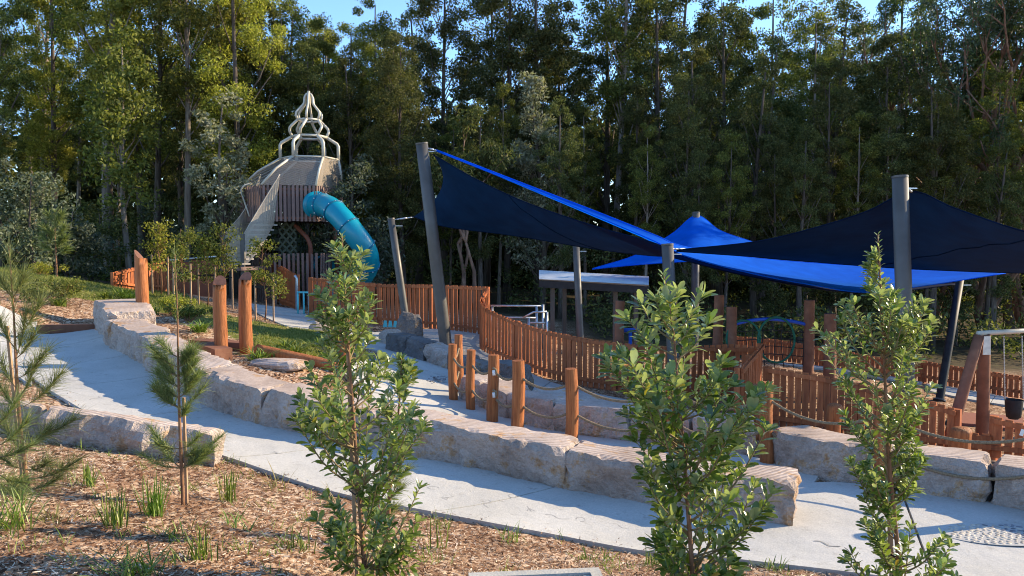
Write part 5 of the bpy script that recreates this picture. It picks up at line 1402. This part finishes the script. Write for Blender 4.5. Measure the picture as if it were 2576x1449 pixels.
# ------------------------------------------------------------------ staked young trees by the tower
def young_tree(label, px, ytop, ybase_d, crown_px, seed, leaf='leaf_forest'):
    d = ybase_d; b = base_at(px, 0, d); top = P(px, ytop, d); rr = random.Random(seed); rng = np.random.default_rng(seed)
    root = thing('staked_young_tree', label, 'young tree', b, 'staked young trees near the tower')
    mb = MB(); st = [b + Vector((.05 * math.sin(i), .04 * math.cos(i), (top.z - b.z) * i / 6)) for i in range(7)]
    mb.tube(st, [.025 * (1 - .12 * i) for i in range(7)], 6); 
    H = top.z - b.z; cs = []; rads = []
    for k in range(20):
        f = rr.uniform(.36, 1.0); a = rr.uniform(0, 6.28); q = crown_px * d / F * rr.uniform(.15, 1) * (1.1 - .5 * f)
        c = b + Vector((q * math.cos(a), q * math.sin(a), H * f)); cs.append(tuple(c - b)); rads.append(rr.uniform(.18, .36))
        mb.tube([b + Vector((0, 0, H * (f - .12))), c], [.009, .004], 4)
    mb.build('trunk', M['stem'], root, True)
    V, Fq = leaf_cloud(rng, cs, rads, 62, .095, .045)
    link('crown', mesh_np('crown', V, Fq, M[leaf]), root)
    for s_ in (-1, 1):
        e = Vector((b.x + s_ * .25, b.y, T(b.x + s_ * .25, b.y))); mb = MB(); mb.beam(e, e + Vector((0, 0, 1.25)), .04, .04, Vector((1, 0, 0))); mb.build('stake', M['stake'], root)
    mb = MB(); mb.beam(b + Vector((-.25, -.02, .95)), b + Vector((.25, -.02, .95)), .01, .04); mb.build('tie', M['tie'], root)
young_tree('leftmost staked young tree with bright leaves', 386, 563, 24.5, 34, 401, 'leaf_yellow')
young_tree('second staked young tree from the left near the tower', 442, 575, 22.5, 40, 402)
young_tree('third staked young tree before the rust panel', 505, 600, 23.5, 45, 403)
young_tree('wide staked young tree left of the net stair', 550, 570, 24, 50, 404)
young_tree('dense staked young tree beside the boarded fence', 652, 615, 21.5, 52, 405, 'leaf_forest')

# ------------------------------------------------------------------ tufts, strappy plants, low shrubs
def tuft(name, label, c, n, h, spread, mat, seed, w=.006, cat='grass tuft', group=None, droop=.35):
    rng = np.random.default_rng(seed)
    a = rng.uniform(0, 2 * np.pi, n); lean = rng.random(n) ** .7 * spread; L = h * rng.uniform(.5, 1.1, n)
    base = np.column_stack([rng.normal(0, .02 + .05 * spread, n), rng.normal(0, .02 + .05 * spread, n), np.full(n, -.02)])
    out = np.column_stack([np.cos(a), np.sin(a), np.zeros(n)]); side = np.column_stack([-np.sin(a), np.cos(a), np.zeros(n)]) * w
    rows = []
    for t, ww in ((0, .7), (.35, 1), (.7, .8), (1, .12)):
        q = base + out * (lean * L * (t + droop * t * t))[:, None] + np.array([0, 0, 1]) * (L * (t - droop * spread * t * t * .9))[:, None]
        rows += [q - side * ww, q + side * ww]
    V = np.stack(rows, 1).reshape(-1, 3); i = np.arange(n) * 8
    Fq = np.concatenate([np.stack([i + 2 * k, i + 2 * k + 1, i + 2 * k + 3, i + 2 * k + 2], 1) for k in range(3)])
    o = link(name, mesh_np(name, V, Fq, M[mat])); o.location = c
    return tag(o, label, cat, group, 'thing')
TU = [(290, 1325, .30, 46, .35, 'strap', 'grass tuft left of the bare-trunked she-oak'), (388, 1300, .36, 60, .35, 'strap', 'tall bright grass tuft in the middle of the mulch at left'), (576, 1262, .32, 40, .3, 'strap', 'upright grass tuft below the end of the pale retaining wall'),
      (222, 1225, .28, 30, .5, 'strap', 'wispy grass tuft at the foot of the pale retaining wall'), (1106, 1382, .42, 14, .22, 'strap', 'narrow tuft of sword-like leaves right of the bushy sapling'), (505, 1410, .26, 36, .4, 'strap', 'leaning grass tuft low in the mulch at centre left'),
      (745, 1385, .2, 50, .9, 'strap', 'spreading grass clump left of the bushy sapling'), (325, 1450, .24, 90, 1.1, 'strap', 'wide grass clump at the bottom edge at left'), (985, 1400, .2, 26, .8, 'strap_dry', 'sparse dry grass at the foot of the bushy sapling'),
      (690, 1225, .3, 14, .6, 'strap_dry', 'thin dry grass stalks beside the path edge'), (835, 1275, .28, 12, .7, 'strap_dry', 'fine wispy stalks beside the bushy sapling'), (1290, 1365, .22, 24, .6, 'strap', 'thin green grass beside the path before the drain'),
      (1475, 1412, .12, 34, 1.0, 'strap', 'tiny green clump behind the drain grate'), (600, 1330, .16, 22, .8, 'strap', 'small weedy tuft below the retaining wall'), (420, 1350, .14, 24, .9, 'strap', 'little weed tuft in open mulch at left'), (135, 1310, .2, 36, .9, 'strap_dry', 'dry grass clump near the left she-oak'),
      (1955, 1438, .16, 40, 1.0, 'strap', 'green clump at the bottom edge beside the forecourt'), (1650, 1425, .2, 30, .8, 'strap', 'grass clump at the base of the broad sapling'), (20, 1330, .35, 60, .9, 'strap', 'long grass clump at the lower left corner')]
for i, (x, y, h, n, sp, mt, lb) in enumerate(TU):
    tuft('grass_tuft', lb, GT(x, y), n, h, sp, mt, 500 + i, w=.0045)
SPX = [(308, 750, .55, 'strappy plant on the slope below the lawn ridge'), (265, 752, .4, 'smaller strappy plant left of the tall timber post'), (330, 757, .45, 'strappy plant nearest the tall timber post'), (225, 690, .8, 'tall reedy clump on the lawn ridge'), (175, 660, .9, 'tallest reedy clump beside the small pine'), (262, 705, .7, 'reedy clump left of the far fence'),
       (655, 905, .35, 'strappy plant between the paired posts and log edging'), (800, 880, .45, 'dark strappy plant at the lawn corner'), (745, 895, .4, 'strappy plant behind the log edging'), (720, 880, .35, 'small strappy plant on the lawn edge'), (830, 860, .4, 'dark strappy clump below the gate path'), (690, 895, .3, 'low strappy plant above the log edging'), (845, 890, .35, 'strappy plant behind the bushy sapling'), (505, 835, .4, 'strappy plant left of the paired posts'), (380, 790, .35, 'strappy plant right of the tall timber post'), (150, 770, .5, 'grassy plant in the mulch at far left'), (980, 960, .35, 'grassy plant beside the lower path'), (930, 940, .35, 'grassy plant at the end of the log edging')]
for i, (x, y, h, lb) in enumerate(SPX):
    tuft('strappy_plant', lb, GT(x, y), 90, h, .95, 'strap', 600 + i, w=.011, cat='plant', droop=.5)
def low_shrub(label, x, y, r, h, leaf, seed):
    c = GT(x, y); rng = np.random.default_rng(seed); rr = random.Random(seed)
    root = thing('low_shrub', label, 'shrub', c)
    cs = [(rr.gauss(0, r * .45), rr.gauss(0, r * .45), h * rr.uniform(.25, .9)) for _ in range(14)]
    mb = MB()
    for q in cs: mb.tube([c, c + Vector(q)], [.012, .005], 4)
    mb.build('stems', M['stem'], root)
    V, Fq = leaf_cloud(rng, cs, [r * .35] * 14, 90, .07, .03); link('foliage', mesh_np('foliage', V, Fq, M[leaf]), root)
low_shrub('dark low shrub in the mulch at far left', 105, 765, .55, .5, 'leaf_dark', 701)
low_shrub('dark low shrub beside the grassy plant at left', 160, 745, .5, .45, 'leaf_forest', 702)
low_shrub('leafy low shrub right of the tall timber post', 430, 795, .45, .5, 'leaf_yellow', 703)
low_shrub('leafy low shrub on the slope behind the wall', 475, 812, .4, .4, 'leaf_forest', 704)
low_shrub('bright low shrub on the lawn ridge at left', 110, 695, .5, .4, 'leaf_yellow', 705)

# ------------------------------------------------------------------ mulch chips and lawn blades
rng = np.random.default_rng(33)
def scatter(n, x0, x1, y0, y1, dist=1.0):
    xy = np.column_stack([rng.uniform(x0, x1, n), y0 + (y1 - y0) * rng.random(n) ** dist])
    keep = np.ones(n, bool)
    for pl in PATHS: keep &= ~inside(xy, pl)
    return xy[keep]
oc = smooth_pts([Vector((p[0], p[1], 0)) for p in outer], 900)
sp = np.array([(q.x, q.y) for q in oc]) + rng.normal(0, .09, (900, 2))
sets = [(sp[rng.random(900) < .55], .03), (scatter(125000, -7.5, 5, 3.9, 9.5, 1.3), .028), (scatter(30000, -14, -1, 9.5, 22, .9), .06)]
VV = []; FF = []; b0 = 0
for xy, ln in sets:
    vis = np.abs(xy[:, 0]) < xy[:, 1] * .70 + .4; xy = xy[vis]
    gmk = np.zeros(len(xy), bool)
    for pl in GRASS: gmk |= inside(xy, pl)
    xy = xy[~gmk]
    n = len(xy); z = TV(xy) + rng.uniform(.004, .020, n) + (.047 if n < 900 else 0)
    P0 = np.column_stack([xy, z])
    a = unit(np.column_stack([rng.normal(size=(n, 2)), rng.normal(0, .16, n)])); s_ = unit(np.cross(a, np.column_stack([rng.normal(0, .25, (n, 2)) + np.array([.12, 0]), np.ones(n)])))
    L = ln * rng.uniform(.35, 1.6, n) ** 1.3; W = ln * rng.uniform(.12, .42, n)
    A = a * L[:, None] / 2; B = s_ * W[:, None] / 2
    V = np.stack([P0 - A - B, P0 + A - B * .6, P0 + A * .9 + B, P0 - A * .95 + B * .8], 1).reshape(-1, 3)
    VV.append(V); FF.append(np.arange(n * 4).reshape(n, 4) + b0); b0 += n * 4
o = link('mulch_chips', mesh_np('mulch_chips', np.vstack(VV), np.vstack(FF), M['chip'])); tag(o, 'loose shredded bark mulch covering the garden beds', 'mulch', kind='stuff')
bl = []
for pl in GRASS:
    lo, hi = pl.min(0), pl.max(0); xy = np.column_stack([rng.uniform(lo[0], hi[0], 60000), rng.uniform(lo[1], hi[1], 60000)])
    bl.append(xy[inside(xy, pl)])
xy = np.vstack(bl); xy = xy[rng.permutation(len(xy))[:60000]]; n = len(xy)
P0 = np.column_stack([xy, TV(xy)]); D = unit(np.column_stack([rng.normal(0, .5, (n, 2)), np.ones(n)]))
V, Fq = needles(rng, P0, D, rng.uniform(.05, .13, n), .006)
o = link('lawn_grass', mesh_np('lawn_grass', V, Fq, M['grass'])); tag(o, 'short green lawn grass on the slope', 'grass', kind='stuff')

# sparse seedling grass in the mulch
wc = scatter(150, -5.5, 2.5, 4.4, 8.5); wx = np.repeat(wc, 9, 0) + rng.normal(0, .05, (len(wc) * 9, 2)); n = len(wx)
V, Fq = needles(rng, np.column_stack([wx, TV(wx)]), unit(np.column_stack([rng.normal(0, .45, (n, 2)), np.ones(n)])), rng.uniform(.05, .17, n), .0028)
o = link('seedling_grass', mesh_np('seedling_grass', V, Fq, M['strap'])); tag(o, 'sparse seedling grass sprouting through the mulch', 'grass', kind='stuff')
